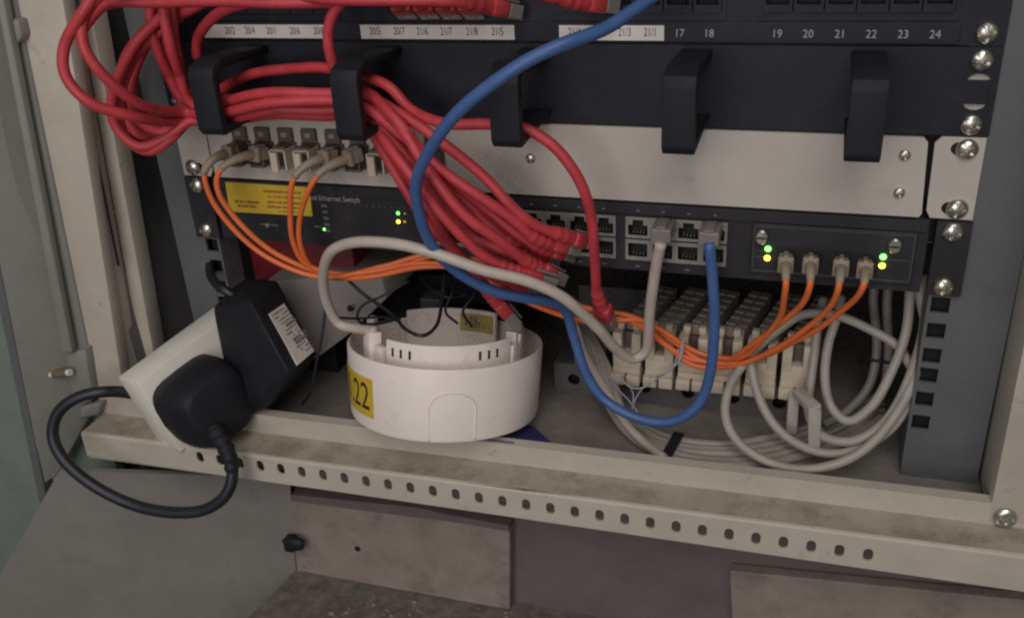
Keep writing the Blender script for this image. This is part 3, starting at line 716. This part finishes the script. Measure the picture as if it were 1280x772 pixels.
# --- off white: detector to switch port
cord('patch_cable', 'off white cable arching from the round detector to a switch port', [(470, 414, -34), (446, 410, -26), (424, 404, -24), (410, 380, -30), (403, 345, -40), (412, 315, -50), (445, 302, -56), (495, 304, -58), (545, 318, -58), (600, 336, -54), (655, 350, -46), (705, 372, -36), (745, 408, -20), (772, 436, -4), (792, 448, 6), (805, 440, 8), (810, 415, 2), (815, 370, -8), (822, 325, -16), (826, 304, -20)], 3.3, M['whitecable'], 'cable')
bm = NB(); p = at(829, 288, -10); obox(bm, p, Vector((1, 0, 0)), Vector((0, 1, 0)), Vector((0, 0, 1)), 11.4, 18, 8, .8); obox(bm, p + Vector((0, -2, 5)), Vector((1, 0, 0)), Vector((0, 1, 0)), Vector((0, 0, 1)), 5.6, 15, 1.2, .3)
tag(obj('cable_plug', bm, M['clear']), 'clear plug of the off white cable in a switch port', 'plug')

# --- orange fibre: four cords from the adapters to the uplink module
FG = 'orange fibre cords between adapters and uplink module'
lc = [(982, 325), (1013, 326), (1051, 329), (1081, 332)]
right = [
    [(920, 446, 22), (952, 425, 8), (975, 398, -8), (981, 372, -22), (983, 352, -27), (982, 338, -22), (982, 331, -13)],
    [(905, 450, 24), (945, 428, 10), (985, 396, -8), (1006, 372, -22), (1013, 352, -27), (1013, 338, -22), (1013, 332, -13)],
    [(915, 456, 24), (970, 436, 8), (1018, 402, -8), (1044, 374, -22), (1050, 354, -27), (1051, 341, -22), (1051, 335, -13)],
    [(935, 450, 22), (1000, 424, 6), (1050, 390, -10), (1072, 370, -22), (1080, 354, -27), (1081, 344, -22), (1081, 338, -13)],
]
mids = [
    [(870, 440, 24), (826, 412, 24), (790, 396, 20), (735, 384, 14), (660, 352, 8), (590, 322, 6), (530, 318, 4), (480, 332, -6)],
    [(862, 448, 24), (818, 420, 24), (784, 400, 20), (720, 398, 14), (650, 370, 8), (580, 336, 6), (520, 328, 2), (470, 338, -10)],
    [(866, 456, 24), (830, 428, 26), (800, 406, 22), (730, 390, 16), (655, 358, 10), (585, 318, 6), (525, 322, 4), (470, 342, -8)],
    [(880, 452, 24), (840, 424, 26), (806, 402, 22), (740, 402, 14), (665, 380, 8), (590, 340, 6), (525, 333, 2), (465, 345, -12)],
]
left = [
    [(410, 347, -20), (350, 330, -26), (302, 296, -30), (268, 258, -34), (256, 226, -36), (256, 212, -36), (268, 198, -30), (284, 192, -19)],
    [(410, 343, -18), (352, 322, -26), (304, 282, -32), (274, 240, -36), (272, 218, -36), (282, 206, -34), (302, 196, -28), (318, 193, -19)],
    [(412, 341, -18), (382, 330, -24), (366, 300, -30), (362, 260, -34), (366, 228, -36), (374, 214, -34), (390, 203, -28), (405, 198, -19)],
    [(412, 346, -16), (390, 336, -22), (376, 306, -30), (376, 264, -34), (388, 232, -38), (398, 218, -36), (416, 206, -28), (435, 198, -19)],
]
fl = ['orange fibre cord from the leftmost adapter to the leftmost uplink plug', 'orange fibre cord from the second adapter to the second uplink plug', 'orange fibre cord crossing the yellow sticker on the left, third uplink plug', 'orange fibre cord along the right end of the yellow sticker, rightmost uplink plug']
for i in range(4):
    cord('fibre_cable', fl[i], left[i][::-1] + mids[i][::-1] + right[i], 1.8, M['orange'], 'cable', FG, end='lc', start='lc', seg=8)
    # long pale strain reliefs at the adapter end
for i in range(4):
    t = [o for o in COL.objects if o.get('label') == fl[i]][0]
    C = spline([at(*q) for q in left[i][::-1]][:5], 1.5)
    L = 0; k = 0
    while L < (24 if i < 2 else 24) and k < len(C) - 2: L += (C[k + 1] - C[k]).length; k += 1
    bm = NB(); tube(bm, C[:k], [3.4 - 1.3 * j / k for j in range(k)], 12); obj('strain_relief', bm, M['beige'], t, True)

# --- grey cables at the lower right
GG = 'pale grey cables coiled at the lower right'
def fz(px, py, r=3.3): return onz(px, py, FLOOR + r)
grey = [
    ('pale grey cable forming the outermost coil in front of the right rail', [(1148, 340, 40), (1150, 372, 28), (1157, 415, 22), (1148, 460, 12), (1125, 510, 0), (1088, 555, -12), (1050, 577, -20), (1000, 586, -24), (955, 576, -22), (922, 552, -14), (908, 520, -4), (912, 482, 10), (928, 455, 24), (950, 430, 30), (975, 410, 34), (1003, 394, 36), (1050, 396, 36), (1090, 412, 34), (1122, 432, 30), (1140, 460, 20)], 'grey'),
    ('pale grey cable forming the middle coil beside the right rail', [(1138, 340, 40), (1137, 372, 30), (1131, 425, 22), (1112, 470, 14), (1088, 508, 8), (1060, 527, 6), (1038, 508, 12), (1030, 470, 20), (1036, 430, 30), (1046, 398, 38), (1052, 370, 50)], 'grey'),
    ('pale grey cable nearest the rail dropping into the lower coil', [(1160, 345, 36), (1158, 380, 24), (1150, 430, 18), (1132, 482, 8), (1104, 528, -2), (1066, 552, -6), (1028, 545, -2), (1012, 520, 10), (1014, 470, 26), (1022, 405, 42), (1030, 372, 52)], 'grey'),
    ('grey cable leaving the terminal strips in a shallow curve to the coil', [(940, 430, 30), (940, 465, 22), (955, 512, 10), (985, 548, 0), (1030, 566, -8), (1075, 560, -6), (1112, 535, 2), (1145, 480, 14), (1164, 420, 24), (1162, 370, 30)], 'grey'),
    ('darker grey cable at the back passing under the black tie', [(1094, 345, 70), (1092, 380, 66), (1096, 440, 60), (1086, 480, 52), (1056, 515, 40), (1030, 530, 30)], 'greydark'),
    ('darker grey cable at the back right of its twin under the black tie', [(1112, 345, 70), (1108, 385, 66), (1112, 440, 60), (1104, 490, 50), (1076, 530, 36), (1040, 548, 22)], 'greydark'),
]
for lab, path, m in grey: cord('network_cable', lab, path, 2.9, M[m], 'cable', GG)
# flat bundle running left along the cabinet floor
BG = 'grey cables of the flat bundle on the cabinet floor'
bl = ['front pale cable of the flat bundle on the cabinet floor', 'second pale cable of the flat bundle on the cabinet floor', 'third pale cable of the flat bundle on the cabinet floor', 'fourth pale cable of the flat bundle on the cabinet floor', 'rearmost pale cable of the flat bundle on the cabinet floor']
for i, lab in enumerate(bl):
    o = i * 6.6; lift = 0
    pts = [at(708 + i * 3, 385, 30 + i * 2), at(730 + i * 5, 440, 22 + i * 3), onz(752 + i * 5, 488 + i * 2, FLOOR + 14), onz(776, 528 - o * .6, FLOOR + 6 + lift), onz(800, 553 - o * .8, FLOOR + 3.3 + lift), onz(845, 575 - o, FLOOR + 3.2 + lift), onz(905, 582 - o, FLOOR + 3.2 + lift), onz(960, 578 - o * 1.1, FLOOR + 3.2 + lift), onz(1010, 566 - o * 1.2, FLOOR + 3.2 + lift), onz(1060, 548 - o * 1.2, FLOOR + 6 + lift), onz(1104, 520 - o * 1.2, FLOOR + 12 + lift)]
    cord('network_cable', lab, pts, 3.05, M['grey'], 'cable', BG)
cord('network_cable', 'cream cable running up beside the blue loop left of the terminal strips', [onz(830, 572, FLOOR + 10), onz(800, 548, FLOOR + 8), (772, 512, 6), (746, 470, 10), (726, 432, 14), (716, 400, 18), (700, 372, 24)], 2.9, M['whitecable'], 'cable')
# black ties
def tie(lab, pts, r):
    bm = NB(); P = [Vector(p) for p in pts]; C = spline(P, 1.5)
    n = len(C); d = Vector((1, -.1, .0)).normalized()
    for k in range(n - 1):
        T = (C[k + 1] - C[k]).normalized(); N = d.cross(T).normalized()
        obox(bm, (C[k] + C[k + 1]) / 2, d, T, N, 6.5, (C[k + 1] - C[k]).length * 1.25, 1.2)
    tag(obj('cable_tie', bm, M['black']), lab, 'cable tie', 'black cable ties')
z0 = FLOOR
tie('black strap round the flat grey cable bundle in front of the terminal strips', [onz(829, 580, z0 + .8), onz(830, 577, z0 + 7.0), onz(835, 566, z0 + 8.0), onz(841, 555, z0 + 8.0), onz(847, 544, z0 + 7.2), onz(849, 541, z0 + 1)], 1)
tie('black strap round the two darker cables at the back right', [at(1078, 452, 62), at(1092, 450, 55), at(1104, 452, 54), at(1120, 456, 58)], 1)

# ================================================================== TERMINAL STRIPS
kr = thing('terminal_block', 'ivory telephone terminal strips in a grey mounting frame', 'terminal block', (104, 45, FLOOR))
bm = NB(); hs = [oval(x, -108.5, 9, 9, 8) for x in (12, 62, 92, 122, 152)]
plate(bm, rect(-2, 172, FLOOR + .3, -96), hs, 2.0, mtx=Matrix.Translation((0, 46, 0))); box(bm, -2, 172, 48.1, 120, -97.6, -96); box(bm, 13, 36, 44.5, 46.0, -96, -72, .4)
box(bm, -2, 170, 120, 122, -120, -70)
obj('mount_frame', bm, M['mount'], kr)
bm = NB(); box(bm, -2, 172, 56, 57, FLOOR + .5, -99); obj('mount_backing', bm, M['seam'], kr)
def front_clip():
    bm = NB()
    for x in (-9.4, 3.2): box(bm, x, x + 6.2, -2, 10, -25, -6, .8)
    box(bm, -9.4, 9.4, -1.2, 10, -32, -21, .8)
    box(bm, -3.2, 3.2, 6, 10, -25, -9, .4, mi=1)
    for x in (-9.9, .5): box(bm, x, x + 9.2, -7, 10, -43, -35, .9)
    box(bm, -9.2, 9.2, -3, 10, -35.6, -31.6, .5)
    for x in (-7.5, 2.6): box(bm, x, x + 4.8, 5, 11, -6.2, -1.5, .8)
    return mesh_of('front_clip', bm, [M['ivory'], M['brown']], True, 30)
def ridge():
    bm = NB()
    for k in range(13):
        y = 12 + k * 4.6
        for x in (-7.4, .2): box(bm, x, x + 6.6, y, y + 4.1, -14, -3.5 + .5 * (k % 2), .4)
    box(bm, -7.2, 6.6, 11, 72, -30, -4.6)
    bm.transform(Matrix.Rotation(math.radians(-13), 4, 'Z'))
    return mesh_of('contact_strip', bm, M['contact'])
FC, RG = front_clip(), ridge()
for i in range(6):
    x = 52 + i * 21.8
    inst('front_clip', FC, (x, 36, -55 + .6 * i), kr); inst('contact_strip', RG, (x, 36, -55 + .6 * i), kr)
for i, (pa) in enumerate([[(765, 478, 30), (784, 479, 26), (792, 492, 24), (790, 512, 20)], [(804, 484, 26), (795, 496, 24), (790, 514, 22)], [(852, 430, 22), (848, 452, 20), (828, 468, 22), (818, 476, 26)], [(848, 436, 24), (842, 458, 22), (822, 472, 24)], [(776, 470, 26), (786, 484, 20), (800, 486, 20), (812, 480, 26)], [(762, 474, 28), (774, 488, 22), (788, 502, 20), (800, 520, 20)], [(854, 424, 20), (852, 446, 18), (838, 462, 18), (812, 472, 24)]]):
    cord('thin_wire', ['thin pale wire loose below the leftmost terminal strip', 'second thin pale wire below the leftmost terminal strip', 'thin bluish wire curling between the second and third terminal strips', 'second thin bluish wire curling between terminal strips', 'thin pale wire bridging under the leftmost terminal strip', 'thin pale wire slanting down in front of the mounting frame', 'longest thin bluish wire curling between terminal strips'][i], pa, .5, M['wire'], 'wire', 'loose thin wires at the terminal strips', seg=6)
# beige cable hoop
t = thing('cable_hoop', 'beige plastic cable hoop standing among the grey cables', 'cable holder', onz(1016, 578, FLOOR))
bm = NB()
a = [at(1018, 578, 0), at(1018, 505, 2)]
hull(bm, [at(1010, 508, -2), at(1027, 512, -2), at(1010, 562, -6), at(1025, 566, -6), at(1010, 508, 4), at(1027, 512, 4), at(1010, 562, 0), at(1025, 566, 0)], .8)
hull(bm, [at(990, 486, 14), at(1003, 482, 16), at(1027, 505, -2), at(1012, 512, -2), at(990, 494, 14), at(1003, 490, 16), at(1027, 513, -2), at(1012, 520, -2)], .8)
hull(bm, [at(986, 488, 18), at(1000, 488, 18), at(982, 540, 12), at(996, 544, 12), at(986, 488, 23), at(1000, 488, 23), at(982, 540, 17), at(996, 544, 17)], .8)
obj('hoop', bm, M['grey'], t, True, 35)

# ================================================================== THINGS BEHIND ON THE LEFT
t = thing('red_box', 'dark red box behind the left rail under the switch', 'box', (-190, 60, FLOOR))
bm = NB(); box(bm, -224, -140, 30, 120, -52, -8, 2); obj('body', bm, M['darkred'], t, True, 30)
bm = NB(); box(bm, -220, -170, 36, 116, FLOOR + .5, -52.2, 1); obj('foot', bm, M['panel'], t)
t = thing('pale_box', 'pale grey plastic box leaning behind the black adapter', 'box', at(440, 430, 0))
bm = NB(); P = [(330, 352, 8), (476, 340, 24), (484, 372, 18), (436, 418, 2), (398, 446, -6), (345, 470, -4)]
quad_slab(bm, [at(*p) for p in P], (6, 42, 4), 1.6); obj('body', bm, M['modem'], t, True, 30)
bm = NB(); lathe(bm, [(0, 0), (2.4, 0), (2.0, 1.2), (0, 1.4)], 12, Matrix.Translation(at(438, 385, 9)) @ TO_FRONT); obj('button', bm, M['seam'], t, True)
t = thing('junction_box', 'small grey connector box behind the round detector', 'box', at(540, 380, 70))
bm = NB(); p = at(540, 380, 70); box(bm, p.x - 8, p.x + 8, 66, 84, p.z - 7, p.z + 6, 1); box(bm, p.x - 34, p.x + 60, 90, 110, p.z - 30, p.z + 14, 1, mi=1); obj('body', bm, [M['mount'], M['panel']], t)
for i, pa in enumerate([[(430, 345, -6), (455, 368, -8), (490, 392, -16), (508, 412, -40), (528, 420, -44), (545, 408, -30), (552, 380, -10), (556, 340, 10)], [(512, 350, 6), (478, 370, -4), (450, 384, -8), (446, 400, -10), (466, 405, -12), (500, 398, -14)], [(424, 397, -12), (450, 398, -14), (480, 396, -18), (500, 402, -26)], [(560, 340, 30), (566, 364, 16), (556, 388, 10), (572, 404, 20)], [(524, 344, 36), (540, 362, 24), (560, 372, 20), (586, 366, 30)], [(600, 350, 40), (590, 372, 30), (578, 388, 24), (590, 408, 30)]]):
    cord('thin_wire', ['thin black wire dipping over the rim of the round detector', 'thin black wire looped left of the detector', 'thin black wire running level behind the detector', 'thin black wire bunched up behind the middle of the detector', 'thin black wire sagging across the dark gap above the detector', 'thin black wire beside the loose red plug'][i], pa, 1.15 if i == 0 else .9, M['blackcable'], 'wire', 'thin black wires by the detector', seg=8)
cord('thin_wire', 'thin black wire hanging beside the black adapter', [(398, 345, -20), (406, 375, -26), (404, 410, -30), (396, 450, -34), (388, 490, -34), (378, 505, -30)], 1.0, M['blackcable'], 'wire', None, seg=8)
cord('network_cable', 'dark grey cable lying on the floor left of the detector', [(300, 470, 60), (360, 478, 40), (420, 482, 30), (460, 480, 34)], 3.4, M['greydark'], 'cable')

# ================================================================== DETECTOR
R0 = Vector((-63.1, -11.2, -107.3)); dv = Vector((-.41, .91, 0)).normalized(); sv = Vector((dv.y, -dv.x, 0))
ax = (Vector((0, 0, 1)) * math.cos(.2) + dv * math.sin(.2) + sv * math.sin(.1)).normalized()
e1 = (sv - ax * sv.dot(ax)).normalized(); e2 = ax.cross(e1)
DM = Matrix((e1, e2, ax)).transposed().to_4x4(); DM.translation = R0
dt = thing('smoke_detector', 'round white smoke detector base with yellow 22 sticker on the front ledge', 'smoke detector', R0)
RB_, RT_, HH = 62.8, 65.0, 48.0
bm = NB(); lathe(bm, [(0, 0), (RB_ - 3, 0), (RB_ - .8, .8), (RB_, 3), (RT_ - .4, HH - 1), (RT_ - .8, HH), (RT_ - 2.0, HH), (RT_ - 2.6, HH - 1), (RB_ - 2.4, 5), (0, 5)], 96, DM)
obj('shell', bm, M['detector'], dt, True, 35)
# inner ring with gaps, vent slots cut as dark recesses
RI = 52.0
def ring_seg(a0, a1, h, r=RI, th=2.0, z0=5.5):
    bm = NB(); lathe(bm, [(r - th, z0), (r, z0), (r, h - .5), (r - .5, h), (r - th + .5, h), (r - th, h - .5)], max(8, int((a1 - a0) / 4)), DM, math.radians(a0), math.radians(a1))
    return bm
for a0, a1, h in ((-137, -41, 59), (44, 120, 57), (-24, 30, 58)):
    obj('inner_ring', ring_seg(a0, a1, h), M['detector'], dt, True, 35)
bm = NB(); lathe(bm, [(0, 20), (RI - 4, 20), (RI - 4, 22), (0, 22)], 64, DM); obj('inner_floor', bm, M['detector'], dt, True, 35)
def dpt(r, a, z): return DM @ Vector((r * math.cos(math.radians(a)), r * math.sin(math.radians(a)), z))
def dbox(bm, r, a, z, w, d, h, bev=.5, mi=0):
    ca, sa = math.cos(math.radians(a)), math.sin(math.radians(a))
    obox(bm, dpt(r, a, z), (e2 * ca - e1 * sa).normalized(), (e1 * ca + e2 * sa).normalized(), ax, w, d, h, bev, mi)
for a, w, h in ((-162, 15, 59), (-147, 9, 52), (-33, 9, 53), (166, 10, 60)):
    bm = NB(); dbox(bm, RI - 2, a, h / 2 + 3, w, 5 if a != -162 else 8, h - 5); obj('latch_block', bm, M['detector'], dt, True, 30)
bm = NB(); dbox(bm, RI - 5, -27, 56, 4, 7, 8); obj('latch_hook', bm, M['detector'], dt, True, 30)
for a in (-131, -124, -117, -68, -61, -54):
    bm = NB(); dbox(bm, RI - .6, a, 51.8, 1.7, 1.6, 5.6, .1); obj('vent_slot', bm, M['seam'], dt)
# arched knock-out on the front of the shell: a raised thin line
def shellp(a, z, out=0.0):
    r = RB_ + (RT_ - RB_) * (z - 3) / (HH - 4) + out; return dpt(r, a, z)
A0 = -90 + 2; pts = []
for k in range(9): pts.append(shellp(A0 - 13, 1.5 + k * 2.6, .05))
for k in range(1, 12):
    a = math.pi - math.pi * k / 12; pts.append(shellp(A0 + 13 * math.cos(a), 22.5 + 11 * math.sin(a), .05))
for k in range(8, -1, -1): pts.append(shellp(A0 + 13, 1.5 + k * 2.6, .05))
bm = NB(); tube(bm, pts, .42, 6); obj('knockout_outline', bm, M['detector'], dt, True)
# yellow sticker, wrapped round the shell
def wrap(a_l, a_r, z_b, z_t, out, th, n=14):
    bm = NB(); rows = []
    for k in range(n + 1):
        a = a_l + (a_r - a_l) * k / n
        rows.append([bm.verts.new(shellp(a, z, o)) for z, o in ((z_b, out), (z_t, out), (z_t, out + th), (z_b, out + th))])
    for k in range(n):
        for i in range(4): bm.faces.new((rows[k][i], rows[k][(i + 1) % 4], rows[k + 1][(i + 1) % 4], rows[k + 1][i]))
    bm.faces.new(rows[0]); bm.faces.new(list(reversed(rows[-1])))
    return bm
AL, AR = -196, -136.5
st = obj('sticker', wrap(AL, AR, 9.5, 35.5, .1, .2), M['yellow'], dt, True, 40)
def warp22(co): # text plane to shell: x is arc length, ends near the sticker's right edge
    a = AR - 2.6 + co.x / RT_ * 57.3
    return shellp(a, 22.0 + co.y, .34 + co.z)
text('lettering', '1.22', 25.5, (0, 0, 0), M['ink'], st, 0.80, 'RIGHT', 0.05, warp=warp22)
# faded yellow label inside the bowl
def inl(bm, a_l, a_r, z0, z1, r, n=8):
    rows = []
    for k in range(n + 1):
        a = a_l + (a_r - a_l) * k / n
        rows.append([bm.verts.new(dpt(rr, a, z)) for z, rr in ((z0, r), (z1, r), (z1, r - .3), (z0, r - .3))])
    for k in range(n):
        for i in range(4): bm.faces.new((rows[k][i], rows[k][(i + 1) % 4], rows[k + 1][(i + 1) % 4], rows[k + 1][i]))
    bm.faces.new(rows[0]); bm.faces.new(list(reversed(rows[-1])))
    return bm
il = obj('inner_label', inl(NB(), 76, 46, 41, 54, RI - 2.05), M['yellowdull'], dt, True, 40)
bm = NB()
for a, w, z, h in ((71, 1.6, 48, 6), (67, 1.6, 48, 8), (64.5, 1.0, 48, 8), (62, 1.6, 48, 8), (59, 1.0, 46, 5), (55, 1.6, 45, 2)): dbox(bm, RI - 2.6, a, z, w, .3, h, 0)
obj('label_mark', bm, M['greyink'], il)
# blue light spill, built as a sheet, under the detector
t = thing('blue_spill', 'thin sheet for the bright blue light spill showing under the round detector', 'light spill', onz(640, 540, FLOOR + .5))
bm = NB(); quad_slab(bm, [onz(600, 548, ZT + .7), onz(640, 553, ZT + .7), onz(688, 551, -113), onz(666, 532, FLOOR + 2), onz(600, 524, FLOOR + 2)], (0, 0, -.5)); obj('sheet', bm, M['bluespill'], t)

# ================================================================== SOCKET, PLUG, ADAPTER
A = at(170, 478, -89); B = at(226, 566, -81)
u = (B - A).normalized(); d = ray(272, 402); P = CAM + d * ((A - CAM).dot(u) / d.dot(u)); w = (P - A).normalized()
n = u.cross(w).normalized()
if n.dot(CAM - A) < 0: n = -n
LU, LW = (B - A).length, 122.0
sk = thing('power_socket', 'white double power socket tilted at the lower left of the cabinet', 'power socket', B)
cen = A + u * LU / 2 + w * LW / 2
bm = NB(); obox(bm, cen - n * 2.4, u, w, n, LU, LW, 4.6, 1.8); obj('face_plate', bm, M['whitepl'], sk, True, 35)
bm = NB(); obox(bm, cen - n * 15.8, u, w, n, LU - .8, LW - .8, 22.2, 1.8); obj('back_box', bm, M['whitepl'], sk, True, 35)
# mains plug with its cord
t = thing('mains_plug', 'black mains plug with a looping black cord in the white socket', 'plug', A + u * LU * .5 + w * 34)
def onface(px, py, h=0):
    return onplane(px, py, A + n * h, n)
pc_ = onface(243, 500, 0)
prof = []
def pring(k, h, cx=0, cy=0):
    o = []
    for i in range(28):
        a = 2 * math.pi * i / 28; c, s = math.cos(a), math.sin(a)
        e = 0.5
        x = math.copysign(abs(c) ** e, c); y = math.copysign(abs(s) ** e, s)
        if x > 0: y *= 1 - .18 * x
        o.append(pc_ + u * (x * 27 * k + cx) + w * (y * 27 * k + cy) + n * h)
    return o
bm = NB(); rings = [[bm.verts.new(q) for q in pring(k, h)] for k, h in ((.96, .3), (1.0, 2.5), (1.0, 13), (.978, 13.3), (.978, 13.9), (1.0, 14.3), (.98, 20), (.92, 27), (.86, 32), (.80, 34.5), (.72, 35.8), (.3, 36.4))]
for i in range(len(rings) - 1):
    for k in range(28): bm.faces.new((rings[i][k], rings[i][(k + 1) % 28], rings[i + 1][(k + 1) % 28], rings[i + 1][k]))
bm.faces.new(rings[0]); bm.faces.new(rings[-1])
obj('plug_body', bm, M['black'], t, True, 50)
s0 = at(268, 535, -82); s1 = at(285, 566, -90); s2 = at(291, 590, -94)
CC = spline([s0, s1, s2], 1.0); nn = len(CC)
bm = NB(); tube(bm, CC, [6.0 - 2.2 * k / nn + (.7 if (k // 3) % 2 else 0) for k in range(nn)], 14); obj('strain_relief', bm, M['black'], t, True, 50)
bm = NB(); tube(bm, spline([at(284, 562, -89), at(291, 590, -94), at(284, 616, -100), at(258, 636, -106), at(215, 640, -111), at(165, 630, -114), at(112, 603, -116), at(78, 572, -114), at(66, 545, -110), at(72, 516, -104), at(98, 496, -96), at(135, 489, -86), at(170, 492, -70), at(205, 500, -48)]), 3.9, 14); obj('cord', bm, M['blackcable'], t, True)
# black adapter block
t = thing('power_adapter', 'black wall adapter block with a white rating label', 'power adapter', at(330, 505, -40))
bm = NB()
K = dict(r1=at(312, 376, -48), r2=at(362, 468, -66), l1=at(266, 384, -34), l2=at(292, 512, -52), b1=at(347, 350, -8), b2=at(397, 441, -24), t1=at(286, 362, -10), t2=at(308, 346, 6), bk=at(372, 480, -12), lb=at(300, 520, -22), q=at(330, 512, -54))
hull(bm, list(K.values()), 2.0, 3); obj('body', bm, M['black'], t, True, 50)
ua = (K['b1'] - K['r1']); va = (K['r2'] - K['r1'])
nb = va.cross(ua).normalized()
if nb.dot(CAM - K['r1']) < 0: nb = -nb
lab = [onplane(x, y, K['r1'] + nb * .35, nb) for x, y in ((336, 392), (355, 379), (393, 438), (372, 456))]
bm = NB(); quad_slab(bm, lab, -nb * .9); lb = obj('rating_label', bm, M['paper'], t)
ux = (lab[1] - lab[0]).normalized(); uz = (lab[0] - lab[3]).normalized(); Lx = (lab[1] - lab[0]).length; Lz = (lab[0] - lab[3]).length
uz = (uz - ux * uz.dot(ux)).normalized()
bm = NB()
for k in range(13):
    x = random.choice([1.2, 1.2, 3.5, 7]); z = -2.5 - k * (Lz - 5) / 13
    while x < Lx - 2:
        ww = random.uniform(.5, 1.6) if k not in (4, 8, 9) else random.uniform(1.5, 3.5)
        obox(bm, lab[0] + ux * (x + ww / 2) + uz * z + nb * .1, ux, nb, uz, ww, .16, random.uniform(.7, 1.3) if k not in (4, 8, 9) else 2.2); x += ww + random.uniform(.3, .8) + (4 if random.random() < .12 else 0)
tag(obj('small_print', bm, M['greyink'], lb), kind='stuff')
for pa in ([(296, 372, -20), (280, 362, -22), (268, 352, -16), (262, 336, -2), (266, 322, 12)],):
    bm = NB(); tube(bm, spline([at(*q) for q in pa]), 3.2, 12); obj('lead', bm, M['blackcable'], t, True)
